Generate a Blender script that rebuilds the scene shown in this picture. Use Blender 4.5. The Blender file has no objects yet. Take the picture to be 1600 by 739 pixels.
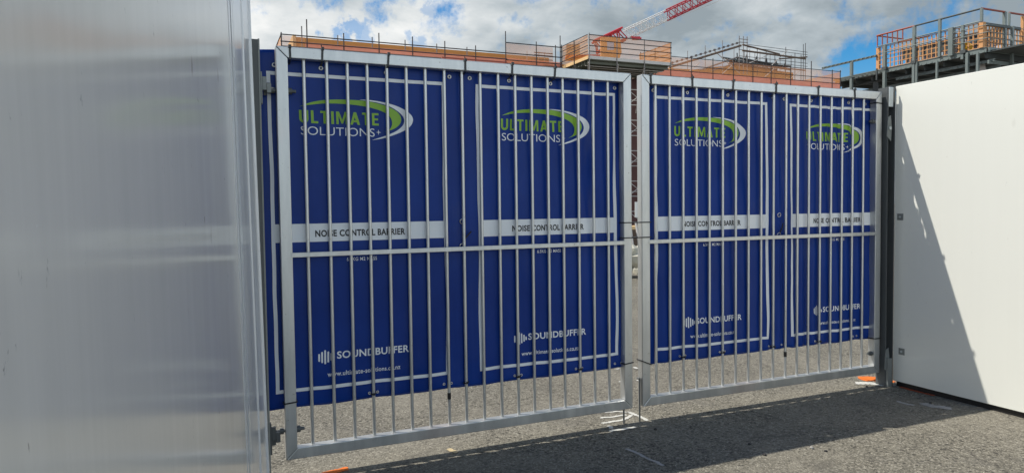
import bpy, bmesh, math, random
from mathutils import Vector, Matrix, noise as mnoise

random.seed(7)
S = bpy.context.scene
COL = S.collection
R = math.radians

# ------------------------------------------------------------------ camera
F_PX, PITCH, ROLL, CAM_H = 1087.0, 0.0418, -0.0125, 1.562
cam = bpy.data.cameras.new('camera')
cam.sensor_width = 36.0
cam.lens = F_PX / 1600 * 36.0
cam.clip_start, cam.clip_end = 0.05, 3000
camo = bpy.data.objects.new('camera', cam)
COL.objects.link(camo)
fw = Vector((0, math.cos(PITCH), -math.sin(PITCH)))
rt = Vector((1, 0, 0))
up = rt.cross(fw)
rr = rt * math.cos(ROLL) + up * math.sin(ROLL)
uu = -rt * math.sin(ROLL) + up * math.cos(ROLL)
camo.matrix_world = Matrix(((rr.x, uu.x, -fw.x, 0), (rr.y, uu.y, -fw.y, 0), (rr.z, uu.z, -fw.z, CAM_H), (0, 0, 0, 1)))
S.camera = camo
S.render.resolution_x, S.render.resolution_y = 1024, 472

# ------------------------------------------------------------------ exposure
S.view_settings.view_transform = 'Standard'
S.view_settings.look = 'None'
S.view_settings.gamma = 1.0
S.view_settings.use_curve_mapping = False
S.view_settings.exposure = 0.12

# ------------------------------------------------------------------ sun
SUN = Vector((-0.694, 0.080, 1.0)).normalized()        # towards the sun
sl = bpy.data.lights.new('sun', 'SUN')
sl.energy = 5.0
sl.angle = R(0.5)
sl.color = (1.0, 0.95, 0.855)
so = bpy.data.objects.new('sun', sl)
so.rotation_euler = SUN.to_track_quat('Z', 'Y').to_euler()
so.location = (-20, 5, 30)
COL.objects.link(so)

# ------------------------------------------------------------------ node helpers
class NT:
    def __init__(s, tree):
        s.t = tree
    def n(s, typ, **kw):
        nd = s.t.nodes.new(typ)
        for k, v in kw.items():
            setattr(nd, k, v)
        return nd
    def link(s, a, b):
        s.t.links.new(a, b)
    def put(s, sock, v):
        if isinstance(v, bpy.types.NodeSocket):
            s.t.links.new(v, sock)
        elif v is not None:
            sock.default_value = v
    def math(s, op, a, b=None, c=None, clamp=False):
        nd = s.n('ShaderNodeMath', operation=op, use_clamp=clamp)
        s.put(nd.inputs[0], a)
        if b is not None: s.put(nd.inputs[1], b)
        if c is not None: s.put(nd.inputs[2], c)
        return nd.outputs[0]
    def vmath(s, op, a, b=None, scale=None):
        nd = s.n('ShaderNodeVectorMath', operation=op)
        s.put(nd.inputs[0], a)
        if b is not None: s.put(nd.inputs[1], b)
        if scale is not None: s.put(nd.inputs['Scale'], scale)
        return nd.outputs['Value'] if op in ('DOT_PRODUCT', 'LENGTH') else nd.outputs[0]
    def smooth(s, v, a, b, o0=0.0, o1=1.0):
        nd = s.n('ShaderNodeMapRange', interpolation_type='SMOOTHSTEP')
        s.put(nd.inputs[0], v)
        nd.inputs[1].default_value = a; nd.inputs[2].default_value = b
        nd.inputs[3].default_value = o0; nd.inputs[4].default_value = o1
        return nd.outputs[0]
    def noise(s, vec, scale, detail=4, rough=0.55, dist=0.0):
        nd = s.n('ShaderNodeTexNoise')
        if vec is not None: s.link(vec, nd.inputs['Vector'])
        nd.inputs['Scale'].default_value = scale
        nd.inputs['Detail'].default_value = detail
        nd.inputs['Roughness'].default_value = rough
        nd.inputs['Distortion'].default_value = dist
        return nd.outputs['Fac']
    def mix(s, f, a, b, blend='MIX'):
        nd = s.n('ShaderNodeMix', data_type='RGBA', blend_type=blend)
        s.put(nd.inputs[0], f)
        s.put(nd.inputs[6], a if isinstance(a, bpy.types.NodeSocket) else (*a[:3], 1))
        s.put(nd.inputs[7], b if isinstance(b, bpy.types.NodeSocket) else (*b[:3], 1))
        return nd.outputs[2]
    def mapping(s, vec, scale=(1, 1, 1), rot=(0, 0, 0), loc=(0, 0, 0)):
        nd = s.n('ShaderNodeMapping')
        s.link(vec, nd.inputs[0])
        nd.inputs['Scale'].default_value = scale
        nd.inputs['Rotation'].default_value = rot
        nd.inputs['Location'].default_value = loc
        return nd.outputs[0]
    def ramp(s, f, stops):
        nd = s.n('ShaderNodeValToRGB')
        s.link(f, nd.inputs[0])
        el = nd.color_ramp.elements
        while len(el) < len(stops): el.new(0.5)
        for e, (p, c) in zip(el, stops):
            e.position = p
            e.color = (*c[:3], 1) if not isinstance(c, (int, float)) else (c, c, c, 1)
        return nd.outputs[0]
    def bump(s, h, strength=0.3, dist=0.01):
        nd = s.n('ShaderNodeBump')
        nd.inputs['Strength'].default_value = strength
        nd.inputs['Distance'].default_value = dist
        s.link(h, nd.inputs['Height'])
        return nd.outputs[0]

# ------------------------------------------------------------------ sky (world)
W = bpy.data.worlds.new('World')
S.world = W
W.use_nodes = True
wt = W.node_tree
wt.nodes.clear()
w = NT(wt)
geo = w.n('ShaderNodeTexCoord')
D = w.vmath('NORMALIZE', geo.outputs['Generated'])
sky = w.n('ShaderNodeTexSky', sky_type='NISHITA')
sky.sun_disc = False
sky.sun_elevation = math.asin(SUN.z)
sky.sun_rotation = math.atan2(SUN.x, SUN.y)
sky.altitude = 20
sky.air_density = 1.0
sky.dust_density = 0.3
sky.ozone_density = 2.0
hs = w.n('ShaderNodeHueSaturation')
hs.inputs['Saturation'].default_value = 1.6
hs.inputs['Value'].default_value = 1.0
w.link(sky.outputs[0], hs.inputs['Color'])
bg_sky = w.n('ShaderNodeBackground')
w.link(hs.outputs[0], bg_sky.inputs[0])
bg_sky.inputs[1].default_value = 0.115
sep = w.n('ShaderNodeSeparateXYZ')
w.link(D, sep.inputs[0])
zc = w.math('ADD', w.math('MAXIMUM', sep.outputs[2], 0.0), 0.30)
inv = w.math('DIVIDE', 1.0, zc)
P = w.vmath('SCALE', D, scale=inv)
P = w.mapping(P, scale=(1, 1, 0.0))
big = w.noise(P, 2.2, 7, 0.55, 0.3)
fine = w.noise(w.mapping(P, loc=(3.1, 7.7, 0)), 5.0, 8, 0.58, 0.2)
warp = w.noise(D, 16.0, 6, 0.62)
warp2 = w.noise(D, 42.0, 5, 0.62)
# openings in the cloud deck: direction, angular radius, strength
holes = [((0.437, 0.882, 0.172), 0.038, 1.0), ((0.463, 0.868, 0.166), 0.030, 1.0), ((0.42, 0.895, 0.158), 0.02, 0.8), ((-0.222, 0.945, 0.236), 0.020, 0.6),
         ((-0.197, 0.952, 0.231), 0.017, 0.5), ((-0.102, 0.957, 0.266), 0.012, 0.4), ((-0.125, 0.965, 0.214), 0.022, 0.45),
         ((0.60, 0.775, 0.215), 0.03, 0.3), ((0.0, -0.05, 0.98), 1.0, 0.95)]  # wide last opening overhead, out of view, is added to dim the ambient light
hole = None
for d, r, a in holes:
    dv = Vector(d).normalized()
    dist = w.vmath('LENGTH', w.vmath('SUBTRACT', D, tuple(dv)))
    dist = w.math('DIVIDE', dist, r)
    dist = w.math('ADD', dist, w.math('MULTIPLY', w.math('SUBTRACT', warp if r > 0.03 else warp2, 0.5), 3.4 if r > 0.03 else 5.5))
    m = w.math('MULTIPLY', w.smooth(dist, 0.45, 1.25, 1.0, 0.0), a)
    hole = m if hole is None else w.math('MAXIMUM', hole, m)
cover = w.math('SUBTRACT', 1.0, hole, clamp=True)
lum = w.math('ADD', w.math('MULTIPLY', big, 0.62), w.math('MULTIPLY', fine, 0.38))
# the cloud mass is heavier and greyer to the right of the gate, thin and bright to the left
side = w.smooth(sep.outputs[0], -0.32, 0.3, 0.13, -0.035)
lum = w.math('ADD', lum, side)
ccol = w.ramp(lum, [(0.40, (0.30, 0.355, 0.39)), (0.50, (0.45, 0.51, 0.545)), (0.60, (0.66, 0.70, 0.715)), (0.70, (0.90, 0.91, 0.90))])
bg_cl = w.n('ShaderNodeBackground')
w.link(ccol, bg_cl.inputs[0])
# added fill: unseen low sky behind camera and right brightened to light gate front
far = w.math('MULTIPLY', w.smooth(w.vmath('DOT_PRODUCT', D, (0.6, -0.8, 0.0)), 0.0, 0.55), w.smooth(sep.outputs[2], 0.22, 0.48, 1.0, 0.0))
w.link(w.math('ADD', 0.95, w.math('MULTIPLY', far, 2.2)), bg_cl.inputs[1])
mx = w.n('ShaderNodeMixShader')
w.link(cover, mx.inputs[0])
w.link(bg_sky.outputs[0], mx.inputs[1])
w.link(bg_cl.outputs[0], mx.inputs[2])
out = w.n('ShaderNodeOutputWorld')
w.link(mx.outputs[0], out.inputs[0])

# ------------------------------------------------------------------ materials
MATS = {}
def new_mat(name):
    m = bpy.data.materials.new(name)
    m.use_nodes = True
    m.node_tree.nodes.clear()
    t = NT(m.node_tree)
    o = t.n('ShaderNodeOutputMaterial')
    MATS[name] = m
    return m, t, o
def principled(t, o, color, rough=0.5, metal=0.0, spec=0.5, normal=None, coat=0.0, coat_rough=0.1):
    b = t.n('ShaderNodeBsdfPrincipled')
    t.put(b.inputs['Base Color'], color if isinstance(color, bpy.types.NodeSocket) else (*color[:3], 1))
    t.put(b.inputs['Roughness'], rough)
    t.put(b.inputs['Metallic'], metal)
    b.inputs['Specular IOR Level'].default_value = spec
    b.inputs['Coat Weight'].default_value = coat
    b.inputs['Coat Roughness'].default_value = coat_rough
    if normal is not None:
        t.link(normal, b.inputs['Normal'])
    if o is not None:
        t.link(b.outputs[0], o.inputs[0])
    return b
def simple(name, col, rough=0.55, metal=0.0, var=0.12, scale=6.0, spec=0.5, bump=0.0):
    m, t, o = new_mat(name)
    tc = t.n('ShaderNodeTexCoord')
    nz = t.noise(tc.outputs['Object'], scale, 5, 0.6)
    c = t.mix(nz, [x * (1 - var) for x in col], [min(1, x * (1 + var)) for x in col])
    nrm = t.bump(t.noise(tc.outputs['Object'], scale * 8, 3), bump, 0.004) if bump else None
    principled(t, o, c, rough, metal, spec, nrm)
    return m

# mill finish aluminium tube of the gate: dull, smeared, a few scuffs
m, t, o = new_mat('gate_aluminium')
tc = t.n('ShaderNodeTexCoord')
n1 = t.noise(t.mapping(tc.outputs['Object'], scale=(6, 6, 1.2)), 2.0, 5, 0.6)
n2 = t.noise(tc.outputs['Object'], 26.0, 5, 0.7, 0.6)
c = t.ramp(n1, [(0.3, (0.455, 0.468, 0.47)), (0.7, (0.605, 0.61, 0.60))])
c = t.mix(t.math('MULTIPLY', t.smooth(n2, 0.63, 0.72), 0.8), c, (0.22, 0.20, 0.18))
c = t.mix(t.math('MULTIPLY', t.smooth(t.noise(tc.outputs['Object'], 1.7, 3), 0.55, 0.72), 0.4), c, (0.60, 0.50, 0.46))
principled(t, o, c, t.math('ADD', 0.30, t.math('MULTIPLY', n1, 0.16)), 0.78, 0.5,
           t.bump(t.noise(t.mapping(tc.outputs['Object'], scale=(60, 60, 4)), 3.0, 2), 0.06, 0.002))

simple('weld_bead', (0.36, 0.36, 0.35), 0.45, 0.5, 0.2, 90)
simple('galvanised_steel', (0.20, 0.215, 0.21), 0.5, 0.35, 0.25, 14, bump=0.05)
simple('dark_steel', (0.10, 0.108, 0.11), 0.55, 0.3, 0.25, 10)
simple('slate_steel', (0.075, 0.082, 0.085), 0.5, 0.2, 0.2, 8)
simple('bright_bracket', (0.48, 0.52, 0.53), 0.42, 0.4, 0.2, 20)
simple('black_nylon', (0.012, 0.012, 0.013), 0.35)
simple('nickel_ring', (0.62, 0.60, 0.56), 0.28, 0.9, 0.1, 40)
simple('print_white', (0.76, 0.78, 0.80), 0.45, 0, 0.06, 3)
simple('print_green', (0.22, 0.42, 0.025), 0.45, 0, 0.06, 3)
simple('print_black', (0.012, 0.012, 0.014), 0.5)

# coated PVC cloth of the noise barriers
m, t, o = new_mat('blue_cloth')
tc = t.n('ShaderNodeTexCoord')
n1 = t.noise(tc.outputs['Object'], 1.6, 5, 0.6)
c = t.ramp(n1, [(0.3, (0.0040, 0.028, 0.185)), (0.7, (0.0065, 0.041, 0.25))])
dust = t.smooth(t.noise(t.mapping(tc.outputs['Object'], scale=(1, 1, 0.4)), 3.0, 6, 0.7), 0.55, 0.8)
c = t.mix(t.math('MULTIPLY', dust, 0.12), c, (0.16, 0.17, 0.19))
weave = t.noise(tc.outputs['Object'], 420, 2)
principled(t, o, c, t.math('ADD', 0.30, t.math('MULTIPLY', n1, 0.10)), 0, 0.17, t.bump(weave, 0.05, 0.001))

# glossy white composite sheet, lightly soiled (right hoarding)
def sheet_mat(name, lo, hi, rough, dirt, wave, coat, streak):
    m, t, o = new_mat(name)
    tc = t.n('ShaderNodeTexCoord')
    ob = tc.outputs['Object']
    st = t.noise(t.mapping(ob, scale=(9, 9, 0.35)), 1.6, 6, 0.65)
    cl = t.noise(ob, 1.1, 4, 0.5)
    c = t.ramp(t.math('ADD', t.math('MULTIPLY', st, 0.6), t.math('MULTIPLY', cl, 0.4)), [(0.35, lo), (0.65, hi)])
    sp = t.smooth(t.noise(t.mapping(ob, scale=(1.4, 1.4, 0.5)), 13, 4, 0.75, 0.5), 0.655, 0.75)
    c = t.mix(t.math('MULTIPLY', sp, dirt), c, (0.21, 0.20, 0.175))
    fl = t.smooth(t.noise(t.mapping(ob, loc=(5, 2, 8), scale=(1, 1, 0.7)), 30, 3, 0.8), 0.70, 0.78)
    c = t.mix(t.math('MULTIPLY', fl, dirt), c, (0.82, 0.82, 0.80))
    # short dark runs and rubbed marks, a hand's breadth apart
    vr = t.n('ShaderNodeTexVoronoi'); vr.inputs['Scale'].default_value = 2.2; vr.inputs['Randomness'].default_value = 1.0
    t.link(t.mapping(ob, scale=(2.2, 1, 1)), vr.inputs['Vector'])
    sc_ = t.n('ShaderNodeSeparateColor'); t.link(vr.outputs['Color'], sc_.inputs[0])
    mark = t.math('MULTIPLY', t.smooth(t.math('ADD', vr.outputs['Distance'], t.math('MULTIPLY', t.noise(t.mapping(ob, scale=(3, 3, 1)), 22, 4, 0.7), 0.12)), 0.09, 0.16, 1.0, 0.0), t.smooth(sc_.outputs[0], 0.55, 0.7))
    c = t.mix(t.math('MULTIPLY', mark, dirt * 0.6), c, (0.30, 0.28, 0.24))
    h = t.math('ADD', t.math('MULTIPLY', t.noise(t.mapping(ob, scale=(1, 1, 1.6)), 1.5, 2), wave),
               t.math('MULTIPLY', t.noise(t.mapping(ob, scale=(70, 70, 0.8)), 2.0, 3, 0.6), streak))
    r = t.math('ADD', rough, t.math('MULTIPLY', st, 0.04))
    principled(t, o, c, r, 0, 0.5, t.bump(h, 1.0, 1.0), coat, 0.12)
    return m
sheet_mat('white_sheet', (0.680, 0.685, 0.635), (0.692, 0.697, 0.647), 0.20, 0.3, 0.0012, 0.3, 0.0)
sheet_mat('grey_sheet', (0.665, 0.64, 0.59), (0.74, 0.71, 0.66), 0.15, 0.9, 0.0045, 0.6, 0.0000035)
sheet_mat('jamb_sheet', (0.66, 0.665, 0.67), (0.78, 0.785, 0.785), 0.2, 0.35, 0.0015, 0.7, 0.00003)

# chip seal ground
m, t, o = new_mat('chip_seal')
tc = t.n('ShaderNodeTexCoord')
ob = tc.outputs['Object']
v = t.n('ShaderNodeTexVoronoi'); v.inputs['Scale'].default_value = 125; t.link(ob, v.inputs['Vector'])
sepc = t.n('ShaderNodeSeparateColor'); t.link(v.outputs['Color'], sepc.inputs[0])
v2 = t.n('ShaderNodeTexVoronoi'); v2.inputs['Scale'].default_value = 68; t.link(ob, v2.inputs['Vector'])
sep2 = t.n('ShaderNodeSeparateColor'); t.link(v2.outputs['Color'], sep2.inputs[0])
stone = t.ramp(sepc.outputs[0], [(0.0, (0.075, 0.071, 0.062)), (0.35, (0.165, 0.154, 0.128)), (0.75, (0.255, 0.237, 0.194)), (0.97, (0.40, 0.375, 0.31))])
pit = t.smooth(t.math('ADD', t.math('MULTIPLY', sep2.outputs[1], 0.5), t.math('MULTIPLY', t.noise(ob, 30, 4, 0.7), 0.5)), 0.52, 0.66)
c = t.mix(t.math('MULTIPLY', t.math('SUBTRACT', 1.0, pit), 0.45), stone, (0.09, 0.084, 0.07))
chip = t.smooth(sep2.outputs[0], 0.955, 0.975)
c = t.mix(t.math('MULTIPLY', chip, 0.4), c, (0.38, 0.36, 0.31))
blk = t.smooth(sep2.outputs[2], 0.92, 0.95)
c = t.mix(t.math('MULTIPLY', blk, 0.8), c, (0.03, 0.03, 0.03))
patch = t.noise(ob, 0.9, 5, 0.6, 0.4)
mot = t.noise(ob, 34, 5, 0.75)
c = t.mix(t.math('MULTIPLY', t.smooth(mot, 0.52, 0.66), 0.45), c, (0.085, 0.08, 0.07))
c = t.mix(t.math('MULTIPLY', t.smooth(mot, 0.48, 0.36), 0.35), c, (0.33, 0.31, 0.255))
c = t.mix(t.math('MULTIPLY', t.smooth(patch, 0.40, 0.62), 0.30), c, (0.29, 0.268, 0.22))
c = t.mix(t.math('MULTIPLY', t.smooth(t.noise(ob, 2.3, 5, 0.65, 0.3), 0.52, 0.68), 0.28), c, (0.10, 0.096, 0.09))
hgt = t.math('ADD', t.math('MULTIPLY', v.outputs['Distance'], -0.5), t.math('MULTIPLY', t.noise(ob, 40, 4, 0.7), 0.6))
# hairline cracks and a few oily patches
cr_ = t.n('ShaderNodeTexVoronoi', feature='DISTANCE_TO_EDGE'); cr_.inputs['Scale'].default_value = 0.55
nzc = t.n('ShaderNodeTexNoise'); nzc.inputs['Scale'].default_value = 3.0; nzc.inputs['Detail'].default_value = 6; t.link(ob, nzc.inputs['Vector'])
t.link(t.vmath('ADD', ob, t.vmath('SCALE', nzc.outputs['Color'], scale=0.5)), cr_.inputs['Vector'])
crk = t.smooth(cr_.outputs['Distance'], 0.0, 0.007, 1.0, 0.0)
c = t.mix(t.math('MULTIPLY', crk, 0.45), c, (0.06, 0.057, 0.05))
oil = t.smooth(t.noise(t.mapping(ob, loc=(4, 9, 0)), 1.6, 4, 0.6, 0.5), 0.63, 0.72)
c = t.mix(t.math('MULTIPLY', oil, 0.5), c, (0.085, 0.08, 0.072))
c = t.mix(0.13, c, (0.06, 0.052, 0.036))
principled(t, o, c, 0.9, 0, 0.08, t.bump(hgt, 0.9, 0.007))

# thin sprayed paint, broken by the stones under it
def spray(name, col, density):
    m, t, o = new_mat(name)
    tc = t.n('ShaderNodeTexCoord')
    v = t.n('ShaderNodeTexVoronoi'); v.inputs['Scale'].default_value = 115; t.link(tc.outputs['Object'], v.inputs['Vector'])
    nz = t.noise(tc.outputs['Object'], 16, 6, 0.75)
    at = t.n('ShaderNodeAttribute', attribute_name='edge')
    k = t.math('ADD', nz, t.math('MULTIPLY', t.math('SUBTRACT', at.outputs['Fac'], 0.5), 0.9))
    k = t.math('SUBTRACT', k, t.math('MULTIPLY', v.outputs['Distance'], 0.25))
    fac = t.math('MULTIPLY', t.smooth(k, 0.52 - density * 0.4, 1.0 - density * 0.3), 0.85)
    tr = t.n('ShaderNodeBsdfTransparent')
    b = principled(t, None, t.mix(t.noise(tc.outputs['Object'], 60, 3), [x * 0.75 for x in col], col), 0.8, 0, 0.2)
    ms = t.n('ShaderNodeMixShader')
    t.link(fac, ms.inputs[0]); t.link(tr.outputs[0], ms.inputs[1]); t.link(b.outputs[0], ms.inputs[2])
    t.link(ms.outputs[0], o.inputs[0])
    return m
spray('spray_white', (0.66, 0.65, 0.60), 0.50)
spray('spray_dull', (0.42, 0.41, 0.39), 0.60)
spray('spray_orange', (0.85, 0.20, 0.03), 0.8)
spray('spray_red', (0.42, 0.09, 0.04), 0.4)
spray('spray_cream', (0.62, 0.50, 0.30), 0.6)

# debris netting: woven so that part of what is behind shows through
def net_mat(name, col, cover):
    m, t, o = new_mat(name)
    tc = t.n('ShaderNodeTexCoord')
    nz = t.noise(tc.outputs['Object'], 1.3, 5, 0.6)
    c = t.mix(nz, [x * 0.8 for x in col], [min(1, x * 1.15) for x in col])
    df = t.n('ShaderNodeBsdfDiffuse'); t.link(c, df.inputs[0])
    tl = t.n('ShaderNodeBsdfTranslucent'); t.link(c, tl.inputs[0])
    m1 = t.n('ShaderNodeMixShader'); m1.inputs[0].default_value = 0.5
    t.link(df.outputs[0], m1.inputs[1]); t.link(tl.outputs[0], m1.inputs[2])
    tr = t.n('ShaderNodeBsdfTransparent')
    m2 = t.n('ShaderNodeMixShader')
    t.link(t.math('ADD', cover - 0.06, t.math('MULTIPLY', nz, 0.12)), m2.inputs[0])
    t.link(tr.outputs[0], m2.inputs[1]); t.link(m1.outputs[0], m2.inputs[2])
    t.link(m2.outputs[0], o.inputs[0])
    return m
net_mat('net_thin', (0.72, 0.36, 0.19), 0.40)
net_mat('net_orange', (0.88, 0.36, 0.07), 0.55)
net_mat('net_dense', (0.74, 0.31, 0.235), 0.87)
simple('ochre_board', (0.58, 0.25, 0.06), 0.7, 0, 0.2, 0.8)
simple('pale_timber', (0.66, 0.45, 0.22), 0.7, 0, 0.2, 2)
simple('stud_timber', (0.52, 0.26, 0.105), 0.7, 0, 0.2, 3)
simple('red_primer', (0.30, 0.075, 0.05), 0.6, 0.1, 0.2, 3)
simple('scaffold_tube', (0.22, 0.20, 0.19), 0.5, 0.4, 0.25, 1)
simple('scaffold_dark', (0.06, 0.05, 0.05), 0.55, 0.3, 0.3, 1)
simple('scaffold_pale', (0.50, 0.47, 0.44), 0.5, 0.3, 0.2, 1)
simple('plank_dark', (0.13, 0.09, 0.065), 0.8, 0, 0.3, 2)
simple('deck_underside', (0.11, 0.115, 0.09), 0.8, 0, 0.3, 1)
simple('brown_cladding', (0.10, 0.04, 0.035), 0.75, 0, 0.25, 0.6)
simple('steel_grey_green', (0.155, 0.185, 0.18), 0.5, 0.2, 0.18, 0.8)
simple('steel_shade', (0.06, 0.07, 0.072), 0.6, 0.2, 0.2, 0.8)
simple('pale_wrap', (0.52, 0.52, 0.60), 0.5, 0, 0.2, 0.7)
simple('crane_red', (0.42, 0.02, 0.035), 0.45, 0.1, 0.15, 1)
simple('crane_white', (0.72, 0.71, 0.68), 0.45, 0.1, 0.1, 1)
simple('cab_glass', (0.25, 0.33, 0.42), 0.15, 0, 0.1, 1)
simple('yellow_plastic', (0.75, 0.42, 0.02), 0.5)
simple('pale_rubble', (0.44, 0.42, 0.34), 0.9, 0, 0.35, 6)
simple('pebble_dark', (0.035, 0.033, 0.032), 0.85)
simple('pebble_pale', (0.28, 0.27, 0.25), 0.85)
simple('foam_block', (0.70, 0.52, 0.30), 0.8)

# ------------------------------------------------------------------ mesh helpers
class MB:
    """collects shapes into one mesh"""
    def __init__(s):
        s.v, s.f, s.sm = [], [], []
    def add(s, vs, fs, smooth=False):
        b = len(s.v)
        s.v += [tuple(p) for p in vs]
        for f in fs:
            s.f.append(tuple(i + b for i in f)); s.sm.append(smooth)
    def box(s, x0, x1, y0, y1, z0, z1):
        if x0 > x1: x0, x1 = x1, x0
        if y0 > y1: y0, y1 = y1, y0
        if z0 > z1: z0, z1 = z1, z0
        vs = [(x0, y0, z0), (x1, y0, z0), (x1, y1, z0), (x0, y1, z0), (x0, y0, z1), (x1, y0, z1), (x1, y1, z1), (x0, y1, z1)]
        s.add(vs, [(0, 3, 2, 1), (4, 5, 6, 7), (0, 1, 5, 4), (1, 2, 6, 5), (2, 3, 7, 6), (3, 0, 4, 7)])
        return s
    def prism(s, poly, axis, a, b):
        """poly: 2D outline; axis: the extrusion axis"""
        def P(p, d):
            return {'x': (d, p[0], p[1]), 'y': (p[0], d, p[1]), 'z': (p[0], p[1], d)}[axis]
        n = len(poly)
        vs = [P(p, a) for p in poly] + [P(p, b) for p in poly]
        fs = [tuple(range(n)), tuple(range(2 * n - 1, n - 1, -1))]
        fs += [(i, n + i, n + (i + 1) % n, (i + 1) % n) for i in range(n)]
        s.add(vs, fs)
        return s
    def tube(s, a, b, r, n=6, r2=None):
        a, b = Vector(a), Vector(b)
        d = (b - a)
        if d.length < 1e-6: return s
        d.normalize()
        q = d.orthogonal().normalized(); p = d.cross(q)
        r2 = r if r2 is None else r2
        vs = []
        for k in range(n):
            an = 2 * math.pi * k / n + 0.3
            vs.append(a + (q * math.cos(an) + p * math.sin(an)) * r)
        for k in range(n):
            an = 2 * math.pi * k / n + 0.3
            vs.append(b + (q * math.cos(an) + p * math.sin(an)) * r2)
        s.add(vs, [(k, (k + 1) % n, n + (k + 1) % n, n + k) for k in range(n)], True)
        s.add(vs[:n], [tuple(range(n - 1, -1, -1))]); s.add(vs[n:], [tuple(range(n))])
        return s
    def path(s, pts, r, n=6):
        for a, b in zip(pts, pts[1:]): s.tube(a, b, r, n)
        return s
    def ring(s, c, axis, R_, r, n=14, m_=6):
        c = Vector(c); ax = Vector(axis).normalized(); q = ax.orthogonal().normalized(); p = ax.cross(q)
        vs, fs = [], []
        for i in range(n):
            an = 2 * math.pi * i / n
            dr = q * math.cos(an) + p * math.sin(an)
            for j in range(m_):
                bn = 2 * math.pi * j / m_
                vs.append(c + dr * (R_ + r * math.cos(bn)) + ax * (r * math.sin(bn)))
        for i in range(n):
            for j in range(m_):
                fs.append((i * m_ + j, ((i + 1) % n) * m_ + j, ((i + 1) % n) * m_ + (j + 1) % m_, i * m_ + (j + 1) % m_))
        s.add(vs, fs, True)
        return s
    def build(s, name, mat, parent=None, bevel=0.0, loc=None, rotz=0.0):
        me = bpy.data.meshes.new(name)
        me.from_pydata(s.v, [], s.f)
        me.update()
        for p, q in zip(me.polygons, s.sm): p.use_smooth = q
        me.materials.append(MATS[mat])
        bm = bmesh.new(); bm.from_mesh(me)
        bmesh.ops.recalc_face_normals(bm, faces=bm.faces)
        bm.to_mesh(me); bm.free()
        o = bpy.data.objects.new(name, me)
        COL.objects.link(o)
        if parent is not None: o.parent = parent
        if loc is not None: o.location = loc
        o.rotation_euler.z = rotz
        if bevel:
            b = o.modifiers.new('bevel', 'BEVEL'); b.width = bevel; b.segments = 2; b.limit_method = 'ANGLE'
        return o

def thing(name, label, cat, loc=(0, 0, 0), rotz=0.0, group=None):
    o = bpy.data.objects.new(name, None)
    o.empty_display_size = 0.2
    COL.objects.link(o)
    o.location = loc; o.rotation_euler = (0, 0, rotz)
    o['label'] = label; o['category'] = cat
    if group: o['group'] = group
    return o
def tag(o, label, cat, group=None):
    o['label'] = label; o['category'] = cat
    if group: o['group'] = group
    return o
def copy_of(src, parent=None, name=None):
    c = src.copy(); COL.objects.link(c)
    c.parent = parent
    return c

# ------------------------------------------------------------------ ground
GZ = -0.015
g = MB()
g.add([(-400, -200, GZ), (500, -200, GZ), (500, 700, GZ), (-400, 700, GZ)], [(0, 1, 2, 3)])
ground = g.build('ground', 'chip_seal')
ground['kind'] = 'structure'

# ------------------------------------------------------------------ hoarding walls and posts
LX, LY, LA = -1.3362, 4.0118, 0.4153      # left leaf: hinge corner and yaw
RX, RY, RA = 0.9404, 5.0124, 0.3974       # right leaf: meeting corner and yaw
LW, LH, CLR = 2.40, 2.40, 0.10            # leaf size, ground clearance
TUBE = 0.065

# right hoarding wall: white sheet on a dark base channel, local x runs away from the gate
wr = thing('hoarding_wall', 'sunlit glossy white hoarding wall with the gate shadow falling across it', 'wall', (3.276, 5.958, 0), -1.1696)
MB().box(0.0, 4.6, 0.0, 0.06, 0.03, 2.546).build('wall_sheet', 'white_sheet', wr, 0.004)
MB().box(0.02, 4.6, 0.022, 0.05, GZ, 0.028).build('base_channel', 'black_nylon', wr)
for zz, ss in ((1.44, 0.058), (0.295, 0.084)):
    pl = MB().box(ss - 0.028, ss + 0.028, -0.004, -0.0005, zz - 0.028, zz + 0.028).build('fixing_plate', 'galvanised_steel', wr, 0.001)
    MB().tube((ss, -0.0045, zz), (ss, -0.010, zz), 0.009, 8).build('screw', 'bright_bracket', pl)

# left hoarding wall: near the camera, grazed by the view
PHI = R(-78.0)
EX, EY = -1.392, 3.876
wl = thing('hoarding_wall', 'shaded grey hoarding wall of satin sheet close beside the camera', 'wall', (EX, EY, 0), PHI)
wl.rotation_euler = (R(0.75), 0, PHI)
# seen face is local y = 0 (towards +y), the body lies behind it
MB().box(0.662, 4.2, -0.06, 0.0, 0.02, 2.95).build('wall_sheet', 'grey_sheet', wl, 0.003)
MB().box(0.626, 0.6615, -0.06, 0.002, 0.02, 2.95).box(0.5715, 0.602, -0.06, 0.003, 0.02, 2.95).build('joint_lip', 'jamb_sheet', wl)
MB().box(0.6025, 0.6255, -0.06, -0.003, 0.02, 2.95).build('joint_seal', 'dark_steel', wl)
jm = MB()
prof = [(0.0, -0.06), (0.0, 0.006), (0.014, 0.006), (0.020, -0.002), (0.235, -0.003), (0.242, 0.002), (0.256, 0.002), (0.262, -0.003), (0.545, -0.003), (0.55, 0.004),
        (0.57, 0.003), (0.57, -0.06)]
jm.prism(prof, 'z', 0.02, 2.95)
jm.build('edge_jamb', 'jamb_sheet', wl)
MB().box(0.0, 4.2, -0.05, -0.01, GZ, 0.018).build('base_channel', 'dark_steel', wl)

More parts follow.
